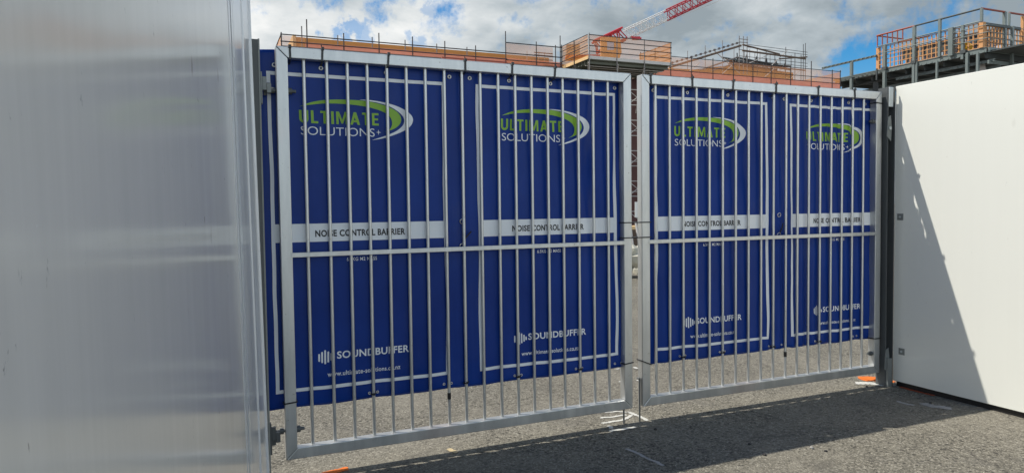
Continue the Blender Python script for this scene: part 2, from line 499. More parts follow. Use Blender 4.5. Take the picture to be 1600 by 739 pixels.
def post(label, loc, rz, w_, h_, y0, y1, fm):
    p = thing('gate_post', label, 'post', loc, rz)
    tk = 0.009
    MB().box(0, tk, y0, y1, GZ, h_).box(w_ - tk, w_, y0, y1, GZ, h_).build('flange', fm, p, 0.001)
    ym = y1 - 0.03
    if fm == 'galvanised_steel': ym = y0 + 0.002
    MB().box(tk + 0.0005, w_ - tk - 0.0005, ym, ym + 0.008, GZ, h_ - 0.004).build('web', 'slate_steel', p)
    return p
pr = post('dark steel post between the right gate leaf and white wall', (RX + 2.425 * math.cos(RA), RY + 2.425 * math.sin(RA), 0), RA, 0.092, 2.535, -0.035, 0.06, 'slate_steel')
MB().box(0.004, 0.05, -0.047, -0.038, 2.37, 2.535).build('cap_plate', 'bright_bracket', pr, 0.002)
for z0 in (2.22, 0.24):
    b = MB()
    b.prism([(-0.012, z0 - 0.10), (0.035, z0 - 0.14), (0.042, z0 - 0.02), (0.03, z0 + 0.08), (0.0, z0 + 0.06)], 'y', -0.042, -0.034)
    hb = b.build('hinge_bracket', 'galvanised_steel', pr, 0.001)
    MB().tube((0.018, -0.050, z0 - 0.03), (0.018, -0.043, z0 - 0.03), 0.014, 8).build('bolt', 'bright_bracket', hb)
MB().box(0.004, 0.05, -0.06, -0.036, GZ, 0.23).build('foot_plate', 'galvanised_steel', pr, 0.002)
plx = LX - 0.184 * math.cos(LA); ply = LY - 0.184 * math.sin(LA)
pL = post('grey galvanised post between the shaded wall and left gate leaf', (plx, ply, 0), LA, 0.095, 2.52, -0.05, 0.05, 'galvanised_steel')
for z0 in (2.27, 0.27):
    b = MB()
    b.box(0.0955, 0.104, -0.045, 0.0, z0 - 0.11, z0 + 0.07)
    b.box(0.1045, 0.128, -0.035, -0.008, z0 - 0.03, z0 + 0.045)
    b.box(0.1285, 0.152, -0.036, -0.004, z0 - 0.045, z0 + 0.012)
    b.build('hinge_bracket', 'galvanised_steel' if z0 > 1 else 'slate_steel', pL, 0.002)

# ------------------------------------------------------------------ gate leaves
def build_bar():
    b = MB()
    n = 12
    return b.tube((0, 0, CLR + TUBE - 0.002), (0, 0, CLR + LH - TUBE + 0.002), 0.0105, n).build('bar', 'gate_aluminium')

def make_leaf(label, loc, rz, hinge_left):
    gl = thing('gate_leaf', label, 'gate', loc, rz, 'leaves of the double gate')
    z0, z1 = CLR, CLR + LH
    T = TUBE
    e = 0.0008
    # mitred frame: outline prisms meet on the diagonal
    for side in (0, 1):
        x0, xi = (0, T) if side == 0 else (LW, LW - T)
        sg = 1 if side == 0 else -1
        MB().prism([(x0, z0 + e), (x0, z1 - e), (xi, z1 - T - e), (xi, z0 + T + e)], 'y', 0, T).build('stile', 'gate_aluminium', gl, 0.004)
    MB().prism([(0 + e, z1), (LW - e, z1), (LW - T - e, z1 - T), (T + e, z1 - T)], 'y', 0, T).build('top_rail', 'gate_aluminium', gl, 0.004)
    MB().prism([(0 + e, z0), (LW - e, z0), (LW - T - e, z0 + T), (T + e, z0 + T)], 'y', 0, T).build('bottom_rail', 'gate_aluminium', gl, 0.004)
    zm = 1.300
    MB().box(T - 0.010, LW - T + 0.010, -0.003, 0.022, zm - 0.014, zm + 0.014).build('mid_rail', 'gate_aluminium', gl, 0.002)
    return gl

leafL = make_leaf('left leaf of the aluminium bar gate, hinged beside the grey wall', (LX, LY, 0), LA, True)
leafR = make_leaf('right leaf of the aluminium bar gate, hinged beside the white wall', (RX, RY, 0), RA, False)
U_L = [0.157, 0.288, 0.409, 0.528, 0.649, 0.771, 0.893, 1.018, 1.136, 1.262, 1.388, 1.510, 1.630, 1.751, 1.866, 1.987, 2.106, 2.225]
U_R = [0.138, 0.261, 0.382, 0.503, 0.623, 0.748, 0.873, 0.998, 1.124, 1.249, 1.377, 1.499, 1.618, 1.740, 1.861, 1.982, 2.101, 2.225]
bar0 = build_bar()
first = True
for leaf, us in ((leafL, U_L), (leafR, U_R)):
    for u in us:
        b = bar0 if first else copy_of(bar0)
        first = False
        b.parent = leaf
        b.location = (u, 0.0355, 0)
        b.rotation_euler.z = random.random() * 6
for leaf, u in ((leafL, 1.018), (leafR, 1.377)):
    MB().tube((u, 0.0355, 0.33), (u, 0.0355, 0.372), 0.0122, 10).build('tape_wrap', 'black_nylon', leaf)
# drop bolts on the meeting stiles
for leaf, x, y in ((leafL, LW - 0.055, 0.035), (leafR, -0.011, 0.030)):
    b = MB()
    b.tube((x, y, GZ - 0.02), (x, y, CLR - 0.001 if leaf is leafL else 0.30), 0.0065, 8)
    if leaf is leafR:
        b.path([(x, y, 0.30), (x, y + 0.03, 0.30)], 0.0065, 8)
    bo = b.build('drop_bolt', 'dark_steel', leaf)
# hinge rods through the hinge stiles
for z0 in (2.25, 0.27):
    b = MB()
    b.tube((-0.055, 0.03, z0), (TUBE + 0.045, 0.03, z0), 0.010, 10).tube((-0.028, 0.03, z0), (-0.008, 0.03, z0), 0.019, 6).tube((TUBE + 0.001, 0.03, z0), (TUBE + 0.022, 0.03, z0), 0.020, 6)
    if z0 < 1:
        b.box(-0.075, -0.0525, 0.018, 0.042, z0 - 0.075, z0 + 0.018)
    else:
        b.box(-0.068, -0.0525, 0.018, 0.042, z0 - 0.03, z0 + 0.03)
    b.build('hinge_bolt', 'dark_steel', leafL)
    b = MB()
    b.tube((LW - TUBE - 0.045, 0.03, z0), (LW + 0.024, 0.03, z0), 0.010, 10).tube((LW - TUBE - 0.022, 0.03, z0), (LW - TUBE - 0.001, 0.03, z0), 0.020, 6)
    b.build('hinge_bolt', 'dark_steel', leafR)

# ------------------------------------------------------------------ noise barriers (printed mats hung behind the bars)
def text_shape(body, bold=0.0, space=1.0):
    cu = bpy.data.curves.new('lettering', 'FONT')
    cu.body = body
    cu.size = 1.0
    cu.resolution_u = 4
    cu.fill_mode = 'FRONT'
    cu.offset = bold
    cu.space_character = space
    o = bpy.data.objects.new('lettering', cu)
    COL.objects.link(o)
    dg = bpy.context.evaluated_depsgraph_get()
    me = bpy.data.meshes.new_from_object(o.evaluated_get(dg))
    vs = [(v.co.x, v.co.y) for v in me.vertices]
    fs = [tuple(p.vertices) for p in me.polygons]
    bpy.data.objects.remove(o); bpy.data.meshes.remove(me); bpy.data.curves.remove(cu)
    return vs, fs
_tc = {}
def text_box(body, x0, x1, z0, z1, bold=0.0, space=1.0):
    if (body, bold) not in _tc: _tc[(body, bold)] = text_shape(body, bold, space)
    vs, fs = _tc[(body, bold)]
    ax, bx = min(v[0] for v in vs), max(v[0] for v in vs)
    az, bz = min(v[1] for v in vs), max(v[1] for v in vs)
    return [(x0 + (v[0] - ax) / (bx - ax) * (x1 - x0), z0 + (v[1] - az) / (bz - az) * (z1 - z0)) for v in vs], fs

GREEN = [(0.1822, 2.1697), (0.2401, 2.1950), (0.3067, 2.2115), (0.3852, 2.2210), (0.4647, 2.2241), (0.5512, 2.2228), (0.6096, 2.2165), (0.6863, 2.1995), (0.7458, 2.1752),
         (0.7786, 2.1471), (0.7882, 2.1145), (0.7743, 2.0830), (0.7374, 2.0560), (0.680, 2.0356), (0.7133, 2.0531), (0.7290, 2.0810), (0.7280, 2.1130), (0.7080, 2.1415),
         (0.6677, 2.1640), (0.6089, 2.1800), (0.5505, 2.1897), (0.4756, 2.1960), (0.3846, 2.1975), (0.3062, 2.1924), (0.2398, 2.1819)]
WHITE = [(0.531, 2.2274), (0.5805, 2.2288), (0.6392, 2.2245), (0.7045, 2.2145), (0.7705, 2.1960), (0.8248, 2.1698), (0.8549, 2.1413), (0.8606, 2.1117), (0.8445, 2.0784),
         (0.8041, 2.0480), (0.7367, 2.0185), (0.6702, 1.9970), (0.6018, 1.9841), (0.6584, 2.0032), (0.7127, 2.0236), (0.7615, 2.0488), (0.7955, 2.0796), (0.8065, 2.1127),
         (0.7937, 2.1440), (0.7579, 2.1735), (0.7042, 2.1998), (0.6391, 2.2154), (0.5804, 2.2225)]
def cut_letters(word, x0, x1, z0, z1):
    """heavy rounded capitals cut as polygons on a unit-high grid"""
    q = 0.19
    arc = lambda cx, cy, r, a0, a1, n=8: [(cx + r * math.cos(R(a0 + (a1 - a0) * k / n)), cy + r * math.sin(R(a0 + (a1 - a0) * k / n))) for k in range(n + 1)]
    G = {
     'U': (0.66, [[(0, 1), (0, 0.33)] + arc(0.33, 0.33, 0.33, 180, 360)[1:-1] + [(0.66, 0.33), (0.66, 1), (0.66 - q, 1), (0.66 - q, 0.33)] + arc(0.33, 0.33, 0.33 - q, 360, 180)[1:-1] + [(q, 0.33), (q, 1)]]),
     'L': (0.50, [[(0, 0), (0.50, 0), (0.50, 0.17), (q, 0.17), (q, 1), (0, 1)]]),
     'T': (0.60, [[(0.30 - q / 2, 0), (0.30 + q / 2, 0), (0.30 + q / 2, 0.83), (0.60, 0.83), (0.60, 1), (0, 1), (0, 0.83), (0.30 - q / 2, 0.83)]]),
     'I': (q, [[(0, 0), (q, 0), (q, 1), (0, 1)]]),
     'M': (0.86, [[(0, 0), (0.17, 0), (0.17, 0.66), (0.37, 0.06), (0.49, 0.06), (0.69, 0.66), (0.69, 0), (0.86, 0), (0.86, 1), (0.64, 1), (0.43, 0.36), (0.22, 1), (0, 1)]]),
     'A': (0.74, [[(0, 0), (0.19, 0), (0.245, 0.19), (0.495, 0.19), (0.55, 0), (0.74, 0), (0.47, 1), (0.27, 1), (0.287, 0.34), (0.37, 0.70), (0.453, 0.34), (0.287, 0.34), (0.27, 1)]]),
     'E': (0.52, [[(0, 0), (0.52, 0), (0.52, 0.17), (q, 0.17), (q, 0.42), (0.47, 0.42), (0.47, 0.58), (q, 0.58), (q, 0.83), (0.52, 0.83), (0.52, 1), (0, 1)]]),
    }
    # the A as three plain limbs instead of a ring
    G['A'] = (0.74, [[(0, 0), (0.19, 0), (0.40, 0.80), (0.37, 1), (0.27, 1)], [(0.55, 0), (0.74, 0), (0.47, 1), (0.3705, 1), (0.4005, 0.80), (0.342, 0.58)], [(0.245, 0.20), (0.495, 0.20), (0.455, 0.35), (0.287, 0.35)]])
    gap = 0.17
    tot = sum(G[c_][0] for c_ in word) + gap * (len(word) - 1)
    pen, shapes = 0.0, []
    for c_ in word:
        for pl in G[c_][1]:
            shapes.append([(x0 + (pen + p[0]) / tot * (x1 - x0), z0 + p[1] * (z1 - z0)) for p in pl])
        pen += G[c_][0] + gap
    return shapes
def rounded(pts, n=5):
    out_ = []
    for i in range(len(pts) - 1):
        p0, p1, p2, p3 = pts[max(i - 1, 0)], pts[i], pts[i + 1], pts[min(i + 2, len(pts) - 1)]
        for k in range(n):
            t_ = k / n
            out_.append(tuple(0.5 * ((2 * p1[j]) + (-p0[j] + p2[j]) * t_ + (2 * p0[j] - 5 * p1[j] + 4 * p2[j] - p3[j]) * t_ ** 2 + (-p0[j] + 3 * p1[j] - 3 * p2[j] + p3[j]) * t_ ** 3) for j in (0, 1)))
    return out_
GREEN = rounded(GREEN[:14]) + rounded(GREEN[13:] + GREEN[:1])
WHITE = rounded(WHITE[:13]) + rounded(WHITE[12:] + WHITE[:1])
STAR = [(0.644 + (0.017 if k % 2 == 0 else 0.004) * math.cos(k * math.pi / 4), 2.033 + (0.017 if k % 2 == 0 else 0.004) * math.sin(k * math.pi / 4)) for k in range(8)]

def poly_print(polys):
    """2D shapes -> list of (verts, faces)"""
    return [(p, [tuple(range(len(p)))]) for p in polys]
def rect(x0, x1, z0, z1):
    return ([(x0, z0), (x1, z0), (x1, z1), (x0, z1)], [(0, 1, 2, 3)])

def printed(name, shapes, mat, parent, f, lift, cell=0.0125):
    """cut flat print on a grid, lay it on the cloth"""
    bm = bmesh.new()
    for vs, fs in shapes:
        bv = [bm.verts.new((v[0], 0, v[1])) for v in vs]
        for fc in fs:
            try: bm.faces.new([bv[i] for i in fc])
            except ValueError: pass
    bm.normal_update()
    big = [fc for fc in bm.faces if len(fc.verts) > 4]
    if big: bmesh.ops.triangulate(bm, faces=big, ngon_method='EAR_CLIP')
    xs = [v.co.x for v in bm.verts]; zs = [v.co.z for v in bm.verts]
    k = math.floor(min(xs) / cell) + 1
    while k * cell < max(xs):
        bmesh.ops.bisect_plane(bm, geom=bm.verts[:] + bm.edges[:] + bm.faces[:], plane_co=(k * cell, 0, 0), plane_no=(1, 0, 0), dist=1e-6); k += 1
    cz = 0.022
    k = math.floor(min(zs) / cz) + 1
    while k * cz < max(zs):
        bmesh.ops.bisect_plane(bm, geom=bm.verts[:] + bm.edges[:] + bm.faces[:], plane_co=(0, 0, k * cz), plane_no=(0, 0, 1), dist=1e-6); k += 1
    for v in bm.verts:
        p = f(v.co.x, v.co.z)
        v.co = Vector((p[0], p[1] - lift - 0.0012, p[2]))
    for fc in bm.faces:
        fc.normal_update()
        if fc.normal.y > 0: fc.normal_flip()
        fc.smooth = True
    me = bpy.data.meshes.new(name); bm.to_mesh(me); bm.free()
    me.materials.append(MATS[mat])
    o = bpy.data.objects.new(name, me); COL.objects.link(o); o.parent = parent
    return o

ring_mesh = None
FOLD = 1.5
# where the top hem hangs low between its ties: place, width, drop
SAG = [(1.31, 0.028, 0.050), (1.42, 0.025, 0.05), (1.96, 0.022, 0.05), (0.30, 0.03, 0.045), (0.62, 0.03, 0.04)]
def make_barrier(label, loc, rz, m0, m1, bx, amp, seed, folds, fold_at, edge_turn=None, top_ties=(), bottom_ties=(), gather=1.0):
    """m0..m1: cloth from edge to edge along the gate; bx: left edge of the printed border"""
    ZT, ZB = 2.492, 0.392
    th = thing('noise_barrier', label, 'noise barrier', loc, rz, 'printed noise barriers hung on the gate')
    def f(x, z):
        u = bx + x if False else x
        h = (z - ZB) / (ZT - ZB)
        y = 0.050 + 0.025 * h ** 2
        wv = 0.0
        for (c, wd, a, l) in folds:
            d = (u - c - 1.6 * l * math.sin(z * 2.3 + c * 9) - 0.5 * l * math.sin(z * 6.1 + c * 17)) / wd
            wv += FOLD * a * math.exp(-d * d) * (0.6 + 0.4 * math.sin(z * 1.7 + c * 5))
        nz = mnoise.noise(Vector((u * 7 + seed, z * 1.6, seed * 1.3)))
        nz2 = mnoise.noise(Vector((u * 15 + seed * 3, z * 5, seed)))
        y += max(-0.004, wv + amp * nz + amp * 0.35 * nz2)
        # puckers below the top ties
        for tx in top_ties:
            dd = abs(u - tx)
            if dd < 0.12 and z > 2.2:
                y -= 0.006 * (1 - dd / 0.12) * (z - 2.2) / 0.275
        zz = z
        if h > 0.955:
            near = min([abs(u - tx) for tx in top_ties] + [0.2])
            zz -= (0.008 * min(1, near / 0.12) + sum(q_[2] * math.exp(-((u - q_[0]) / q_[1]) ** 2) for q_ in SAG)) * (h - 0.955) / 0.045
        if h < 0.08:
            near = min([abs(u - tx) for tx in bottom_ties] + [0.25])
            y += (0.014 * min(1, near / 0.2) - 0.004) * (0.08 - h) / 0.08
            zz += 0.010 * (0.5 - min(1, near / 0.2)) * (0.08 - h) / 0.08 + 0.004 * mnoise.noise(Vector((u * 6, seed, 0)))
        uu_ = u
        if edge_turn is not None and u > edge_turn:
            y += (u - edge_turn) * 0.9; uu_ = edge_turn + (u - edge_turn) * 0.25
        if m0 + 0.02 < u < m1 - 0.02:
            uu_ += min(0.012, 1.9 * amp) * (mnoise.noise(Vector((u * 2.6 + seed, z * 1.5, 4.0))) + 0.5 * mnoise.noise(Vector((u * 3.1 + seed, z * 4.2, 9.0))))
        # hem line
        for ed in (m0 + 0.045, m1 - 0.045):
            y -= 0.0025 * math.exp(-((u - ed) / 0.008) ** 2)
        y -= 0.0025 * math.exp(-((z - ZT + 0.05) / 0.010) ** 2) + 0.0025 * math.exp(-((z - ZB - 0.05) / 0.010) ** 2)
        return (uu_, y, zz)
    nx, nzn = int((m1 - m0) / 0.0125), int((ZT - ZB) / 0.022)
    vs, fs = [], []
    for j in range(nzn + 1):
        for i in range(nx + 1):
            vs.append(f(m0 + (m1 - m0) * i / nx, ZB + (ZT - ZB) * j / nzn))
    for j in range(nzn):
        for i in range(nx):
            a = j * (nx + 1) + i
            fs.append((a, a + 1, a + nx + 2, a + nx + 1))
    b = MB(); b.add(vs, fs, True)
    sh = b.build('cloth', 'blue_cloth', th)
    # keep the face normals towards the road
    if sh.data.polygons[0].normal.y > 0: sh.data.flip_normals()
    sd = sh.modifiers.new('thickness', 'SOLIDIFY'); sd.thickness = 0.008; sd.offset = -1
    B = lambda shapes: [([(bx + p[0] * gather, p[1]) for p in v], fc) for v, fc in shapes]
    w_ = 0.021
    X1, Z0, Z1 = 1.073, 0.485, 2.366
    printed('printed_border', B([rect(0, w_, Z0, Z1), rect(X1 - w_, X1, Z0, Z1), rect(w_, X1 - w_, Z0, Z0 + w_), rect(w_, X1 - w_, Z1 - w_, Z1)]), 'print_white', th, f, 0.0012)
    bd = printed('title_band', B([rect(w_, X1 - w_, 1.372, 1.480)]), 'print_white', th, f, 0.0013)
    printed('lettering', B([text_box('NOISE CONTROL BARRIER', 0.248, 0.797, 1.400, 1.441, 0.034, 1.08)]), 'print_black', bd, f, 0.0026)
    lg = printed('emblem', B(poly_print([GREEN] + cut_letters('ULTIMATE', 0.178, 0.648, 2.0744, 2.150))), 'print_green', th, f, 0.0014)
    printed('emblem', B(poly_print([WHITE, STAR]) + [text_box('SOLUTIONS', 0.184, 0.620, 2.005, 2.055, -0.004)]), 'print_white', lg, f, 0.0018)
    bars_ = [(0.2560, 0.652, 0.6995), (0.2730, 0.6425, 0.710), (0.2905, 0.634, 0.7195), (0.3085, 0.6425, 0.710), (0.3265, 0.652, 0.6995), (0.3420, 0.661, 0.6865)]
    ic = []
    for x, za, zb in bars_:
        r_ = 0.0052
        pts = [(x + r_ * math.cos(a_), zb - r_ + r_ * math.sin(a_)) for a_ in [math.pi * k / 6 for k in range(7)]]
        pts += [(x + r_ * math.cos(a_), za + r_ + r_ * math.sin(a_)) for a_ in [math.pi + math.pi * k / 6 for k in range(7)]]
        ic.append(pts)
    printed('maker_mark', B(poly_print(ic) + [text_box('SOUNDBUFFER', 0.359, 0.806, 0.660, 0.705, 0.022, 1.06)]), 'print_white', th, f, 0.0014)
    printed('web_address', B([text_box('www.ultimate-solutions.co.nz', 0.303, 0.748, 0.5565, 0.585, 0.014, 1.05)]), 'print_white', th, f, 0.0014)
    printed('mass_note', B([text_box('6.5KG M2 MASS', 0.430, 0.615, 1.249, 1.271, 0.010, 1.05)]), 'print_white', th, f, 0.0014)
    # eyelets
    global ring_mesh
    def eyelet(u, z, k_=1.0):
        global ring_mesh
        p = f(u, z)
        if ring_mesh is None:
            o = MB().ring((0, 0, 0), (0, 1, 0), 0.0100, 0.0045).build('eyelet', 'nickel_ring')
            ring_mesh = o.data
        else:
            o = bpy.data.objects.new('eyelet', ring_mesh); COL.objects.link(o)
        o.parent = th
        o.location = (p[0], p[1] - 0.003, p[2]); o.scale = (k_, k_, k_)
    for u in top_ties: eyelet(min(max(u, m0 + 0.03), m1 - 0.03), 2.402)
    for u in bottom_ties:
        eyelet(u - 0.026, 0.425, 0.65); eyelet(u + 0.024, 0.425, 0.65)
    return th, f

TT_L = [0.078, 0.262, 0.655, 1.150, 1.478, 1.795]
TT_R = [0.075, 0.440, 0.822, 1.240, 1.680, 2.080]
RIGID = [(0.5, 0.3, 0.002, 0)]
mat1 = make_barrier('leftmost blue noise barrier, pulled flat beside the grey galvanised post', (LX, LY, 0), LA, -0.108, 1.133, -0.045, 0.0035, 3.1, RIGID, 0,
                    top_ties=[0.0, 0.262, 0.655, 1.06], bottom_ties=[0.033, 0.528, 1.018])
mat2 = make_barrier('blue noise barrier behind the meeting half of the left gate leaf', (LX, LY, 0), LA, 1.1345, 2.37, 1.240, 0.0060, 8.4,
                    [(1.33, 0.05, 0.006, 0.02), (2.18, 0.06, 0.012, 0.05), (2.31, 0.03, 0.009, 0.02), (1.7, 0.09, 0.004, 0.03)], 0,
                    top_ties=[1.20, 1.478, 1.795, 2.31], bottom_ties=[1.510, 1.987, 2.31])
mat3 = make_barrier('blue noise barrier behind the meeting half of the right gate leaf', (RX, RY, 0), RA, 0.098, 1.342, 0.148, 0.0075, 15.2,
                    [(0.17, 0.03, 0.010, 0.015), (0.45, 0.07, 0.008, 0.03), (0.95, 0.06, 0.009, 0.03), (1.18, 0.03, 0.012, 0.012), (1.27, 0.03, 0.014, 0.015)], 0,
                    top_ties=[0.14, 0.440, 0.822, 1.27], bottom_ties=[0.382, 0.748, 1.249])
mat4 = make_barrier('rightmost blue noise barrier, rippled with upright folds beside the dark post', (RX, RY, 0), RA, 1.3435, 2.60, 1.455, 0.009, 21.7,
                    [(1.40, 0.03, 0.020, 0.012), (1.52, 0.035, 0.016, 0.015), (1.64, 0.035, 0.020, 0.012), (1.77, 0.04, 0.018, 0.02), (1.90, 0.035, 0.020, 0.012),
                     (2.03, 0.04, 0.017, 0.015), (2.16, 0.035, 0.018, 0.012), (2.28, 0.04, 0.014, 0.01)], 0, edge_turn=2.405,
                    top_ties=[1.40, 1.680, 2.080, 2.30], bottom_ties=[1.377, 1.740, 2.16], gather=0.962)

# ------------------------------------------------------------------ cable ties
ORD = ['first', 'second', 'third', 'fourth', 'fifth', 'sixth', 'seventh', 'eighth']
def rail_tie(u, slant, tail):
    b = MB()
    h = 0.006
    z0, z1 = CLR + LH - TUBE - 0.006, CLR + LH + 0.004
    pts = [(slant, -0.004, z0), (0, -0.004, z1), (0, TUBE + 0.006, z1), (slant, TUBE + 0.02, z0 - 0.02)]
    for (a, c) in zip(pts, pts[1:] + pts[:1]):
        a, c = Vector(a), Vector(c)
        d = Vector((h, 0, 0))
        nrm = (c - a).cross(d).normalized() * 0.0015
        b.add([a - d - nrm, a + d - nrm, c + d - nrm, c - d - nrm, a - d + nrm, a + d + nrm, c + d + nrm, c - d + nrm],
              [(0, 1, 2, 3), (7, 6, 5, 4), (0, 4, 5, 1), (1, 5, 6, 2), (2, 6, 7, 3), (3, 7, 4, 0)])
    b.box(-0.008, 0.008, -0.012, -0.002, z1 - 0.012, z1 + 0.006)
    if tail: b.tube((0, -0.006, z1), (-0.010, -0.014, z1 + 0.016), 0.003, 5)
    return b
for loc, rz, us, nm in (((LX, LY, 0), LA, TT_L, 'left'), ((RX, RY, 0), RA, TT_R, 'right')):
    for k, u in enumerate(us):
        o = rail_tie(u, random.uniform(-0.012, 0.008), (k % 2 == 1)).build('cable_tie', 'black_nylon')
        o.location = (loc[0] + u * math.cos(rz), loc[1] + u * math.sin(rz), 0); o.rotation_euler.z = rz
        tag(o, 'black cable tie round the %s leaf top rail, %s from the left' % (nm, ORD[k]), 'cable tie', 'cable ties holding the noise barriers')
def bar_tie(z, yb, r, wd=0.004):
    b = MB()
    n = 12
    for k in range(n):
        a0, a1 = 2 * math.pi * k / n, 2 * math.pi * (k + 1) / n
        P_ = lambda a: Vector((r * math.cos(a), (yb if math.sin(a) > 0 else r) * math.sin(a), z + 0.004 * math.cos(a)))
        b.tube(P_(a0), P_(a1), wd, 5)
    b.box(-0.008, 0.004, -r - 0.01, -r + 0.002, z - 0.006, z + 0.007)
    return b
bt = [('left', LX, LY, LA, U, i) for i, U in enumerate((0.528, 1.136, 1.510, 1.987))] + [('right', RX, RY, RA, U, i) for i, U in enumerate((0.382, 0.748, 1.249, 1.740))]
for nm, X, Y, A, u, k in bt:
    o = bar_tie(0.425, 0.026, 0.0155).build('cable_tie', 'black_nylon')
    o.location = (X + u * math.cos(A) - 0.0355 * math.sin(A), Y + u * math.sin(A) + 0.0355 * math.cos(A), 0); o.rotation_euler.z = A
    tag(o, 'cable tie at mat bottom round a %s leaf bar, %s such tie from left' % (nm, ORD[k]), 'cable tie', 'cable ties holding the noise barriers')
def stile_tie(u0, u1, y0, y1, za, zb):
    b = MB()
    c = [(u0, y0, za), (u1, y0, zb), (u1, y1, zb), (u0, y1, za)]
    for p, q in zip(c, c[1:] + c[:1]): b.tube(p, q, 0.0045, 6)
    return b
e_ = 0.004
for lab, X, Y, A, args in (
    ('black cable tie round the hinge stile of the left gate leaf at mat bottom', LX, LY, LA, (-e_, TUBE + e_, -e_, 0.072, 0.435, 0.44)),
    ('black cable tie round the meeting stile of the left gate leaf near the bottom', LX, LY, LA, (LW - TUBE - e_, LW + e_, -e_, 0.072, 0.428, 0.436)),
    ('black slanting cable tie round the meeting stile of the right gate leaf near the bottom', RX, RY, RA, (-e_, TUBE + e_, -e_, 0.072, 0.435, 0.405)),
    ('black cable tie round the hinge stile of the right gate leaf at mat bottom', RX, RY, RA, (LW - TUBE - e_, LW + e_, -e_, 0.072, 0.40, 0.40)),
    ('black cable tie round the hinge stile of the right gate leaf near the top', RX, RY, RA, (LW - TUBE - e_, LW + e_, -e_, 0.072, 2.405, 2.40))):
    o = stile_tie(*args).build('cable_tie', 'black_nylon')
    o.location = (X, Y, 0); o.rotation_euler.z = A
    tag(o, lab, 'cable tie', 'cable ties holding the noise barriers')
# two straps that hold the leaves together
for z, lab in ((1.4425, 'upper of two black straps lashing the gate leaves together'), (1.334, 'lower of two black straps lashing the gate leaves together')):
    b = MB()
    n2 = lambda u, y: (LX + u * math.cos(LA) - y * math.sin(LA), LY + u * math.sin(LA) + y * math.cos(LA), z)
    n3 = lambda u, y: (RX + u * math.cos(RA) - y * math.sin(RA), RY + u * math.sin(RA) + y * math.cos(RA), z)
    loop = [n2(LW - TUBE - 0.006, -0.005), n2(LW, -0.005), n3(0, -0.005), n3(TUBE + 0.005, -0.005), n3(TUBE + 0.005, 0.07), n3(0, 0.07), n2(LW, 0.07), n2(LW - TUBE - 0.006, 0.07)]
    for p, q in zip(loop, loop[1:] + loop[:1]): b.tube(p, q, 0.0045, 6)
    o = b.build('strap', 'black_nylon'); tag(o, lab, 'strap', 'straps across the meeting stiles')
# elastic hooks at the seams between neighbouring mats
for X, Y, A, u, lab in ((LX, LY, LA, 1.146, 'black elastic loop with metal hooks at the seam of the left two mats'), (RX, RY, RA, 1.335, 'black elastic loop with metal hooks at the seam of the right two mats')):
    h = thing('bungee_hook', lab, 'hook', (X + u * math.cos(A), Y + u * math.sin(A), 0), A, 'elastic hooks at the mat seams')
    MB().path([(-0.012, 0.045, 1.33), (0.0, 0.03, 1.37), (0.035 if X == LX else 0.0, 0.02, 1.41)], 0.005, 6).build('cord', 'black_nylon', h)
    MB().ring((-0.018, 0.046, 1.315), (0, 1, 0.2), 0.018, 0.0032, 12, 5).ring((-0.016, 0.046, 1.475), (0, 1, 0.2), 0.016, 0.0032, 12, 5).build('metal_hook', 'nickel_ring', h)

# ------------------------------------------------------------------ marks and stones on the ground
def stroke_mesh(name, strokes, mat, z):
    vs, fs, ed = [], [], []
    for pts, wd in strokes:
        n = len(pts)
        for i, p in enumerate(pts):
            a = Vector(pts[max(i - 1, 0)]); b = Vector(pts[min(i + 1, n - 1)])
            d = (b - a).normalized(); nr = Vector((-d.y, d.x))
            ww = wd * (0.55 if i in (0, n - 1) else 1.0)
            for k, e in ((-1, 0.0), (-0.45, 1.0), (0.45, 1.0), (1, 0.0)):
                q = Vector(p) + nr * ww * k
                vs.append((q.x, q.y, z)); ed.append(e if 0 < i < n - 1 else e * 0.35)
        b0 = len(vs) - 4 * n
        for i in range(n - 1):
            for k in range(3):
                a = b0 + i * 4 + k
                fs.append((a, a + 1, a + 5, a + 4))
    me = bpy.data.meshes.new(name); me.from_pydata(vs, [], fs); me.update()
    at = me.attributes.new('edge', 'FLOAT', 'POINT')
    for i, e in enumerate(ed): at.data[i].value = e
    me.materials.append(MATS[mat])
    for p in me.polygons:
        if p.normal.z < 0: p.flip()
    o = bpy.data.objects.new(name, me); COL.objects.link(o)
    return o
def gp(x, y):                                   # photograph pixel -> point on the ground, used to read off positions
    d = fw + rr * ((x - 800) / F_PX) - uu * ((y - 369.5) / F_PX)
    k = (GZ - CAM_H) / d.z
    return (d.x * k, d.y * k)
def seg(pix, n=7, jit=0.006):
    P_ = [Vector(gp(*p)) for p in pix]
    outp = []
    for a, b in zip(P_, P_[1:]):
        for i in range(n):
            outp.append(a.lerp(b, i / n) + Vector((random.uniform(-jit, jit), random.uniform(-jit, jit))))
    outp.append(P_[-1])
    return [tuple(p) for p in outp]
MZ = GZ + 0.004
mk = stroke_mesh('paint_mark', [(seg([(936, 653), (955, 652), (981, 648)]), 0.022), (seg([(981, 643), (997, 650), (1014, 658)]), 0.028), (seg([(940, 662), (955, 659), (975, 656), (988, 648)]), 0.024),
                               (seg([(950, 664), (958, 671)], 4), 0.026), (seg([(950, 674), (972, 671), (995, 667)]), 0.03), (seg([(942, 645), (965, 643), (983, 645)]), 0.018)], 'spray_white', MZ)
tag(mk, 'white sprayed star of strokes on the ground below the gate bolts', 'paint mark', 'paint marks on the ground')
mk = stroke_mesh('paint_mark', [(seg([(962, 577), (970, 576), (974, 581), (975, 597)]), 0.03), (seg([(989, 573), (999, 577)], 4), 0.03), (seg([(966, 596), (974, 597)], 3), 0.03), (seg([(994, 594), (1001, 595)], 3), 0.03)], 'spray_white', MZ)
tag(mk, 'white sprayed strokes on the ground behind the meeting stiles', 'paint mark', 'paint marks on the ground')
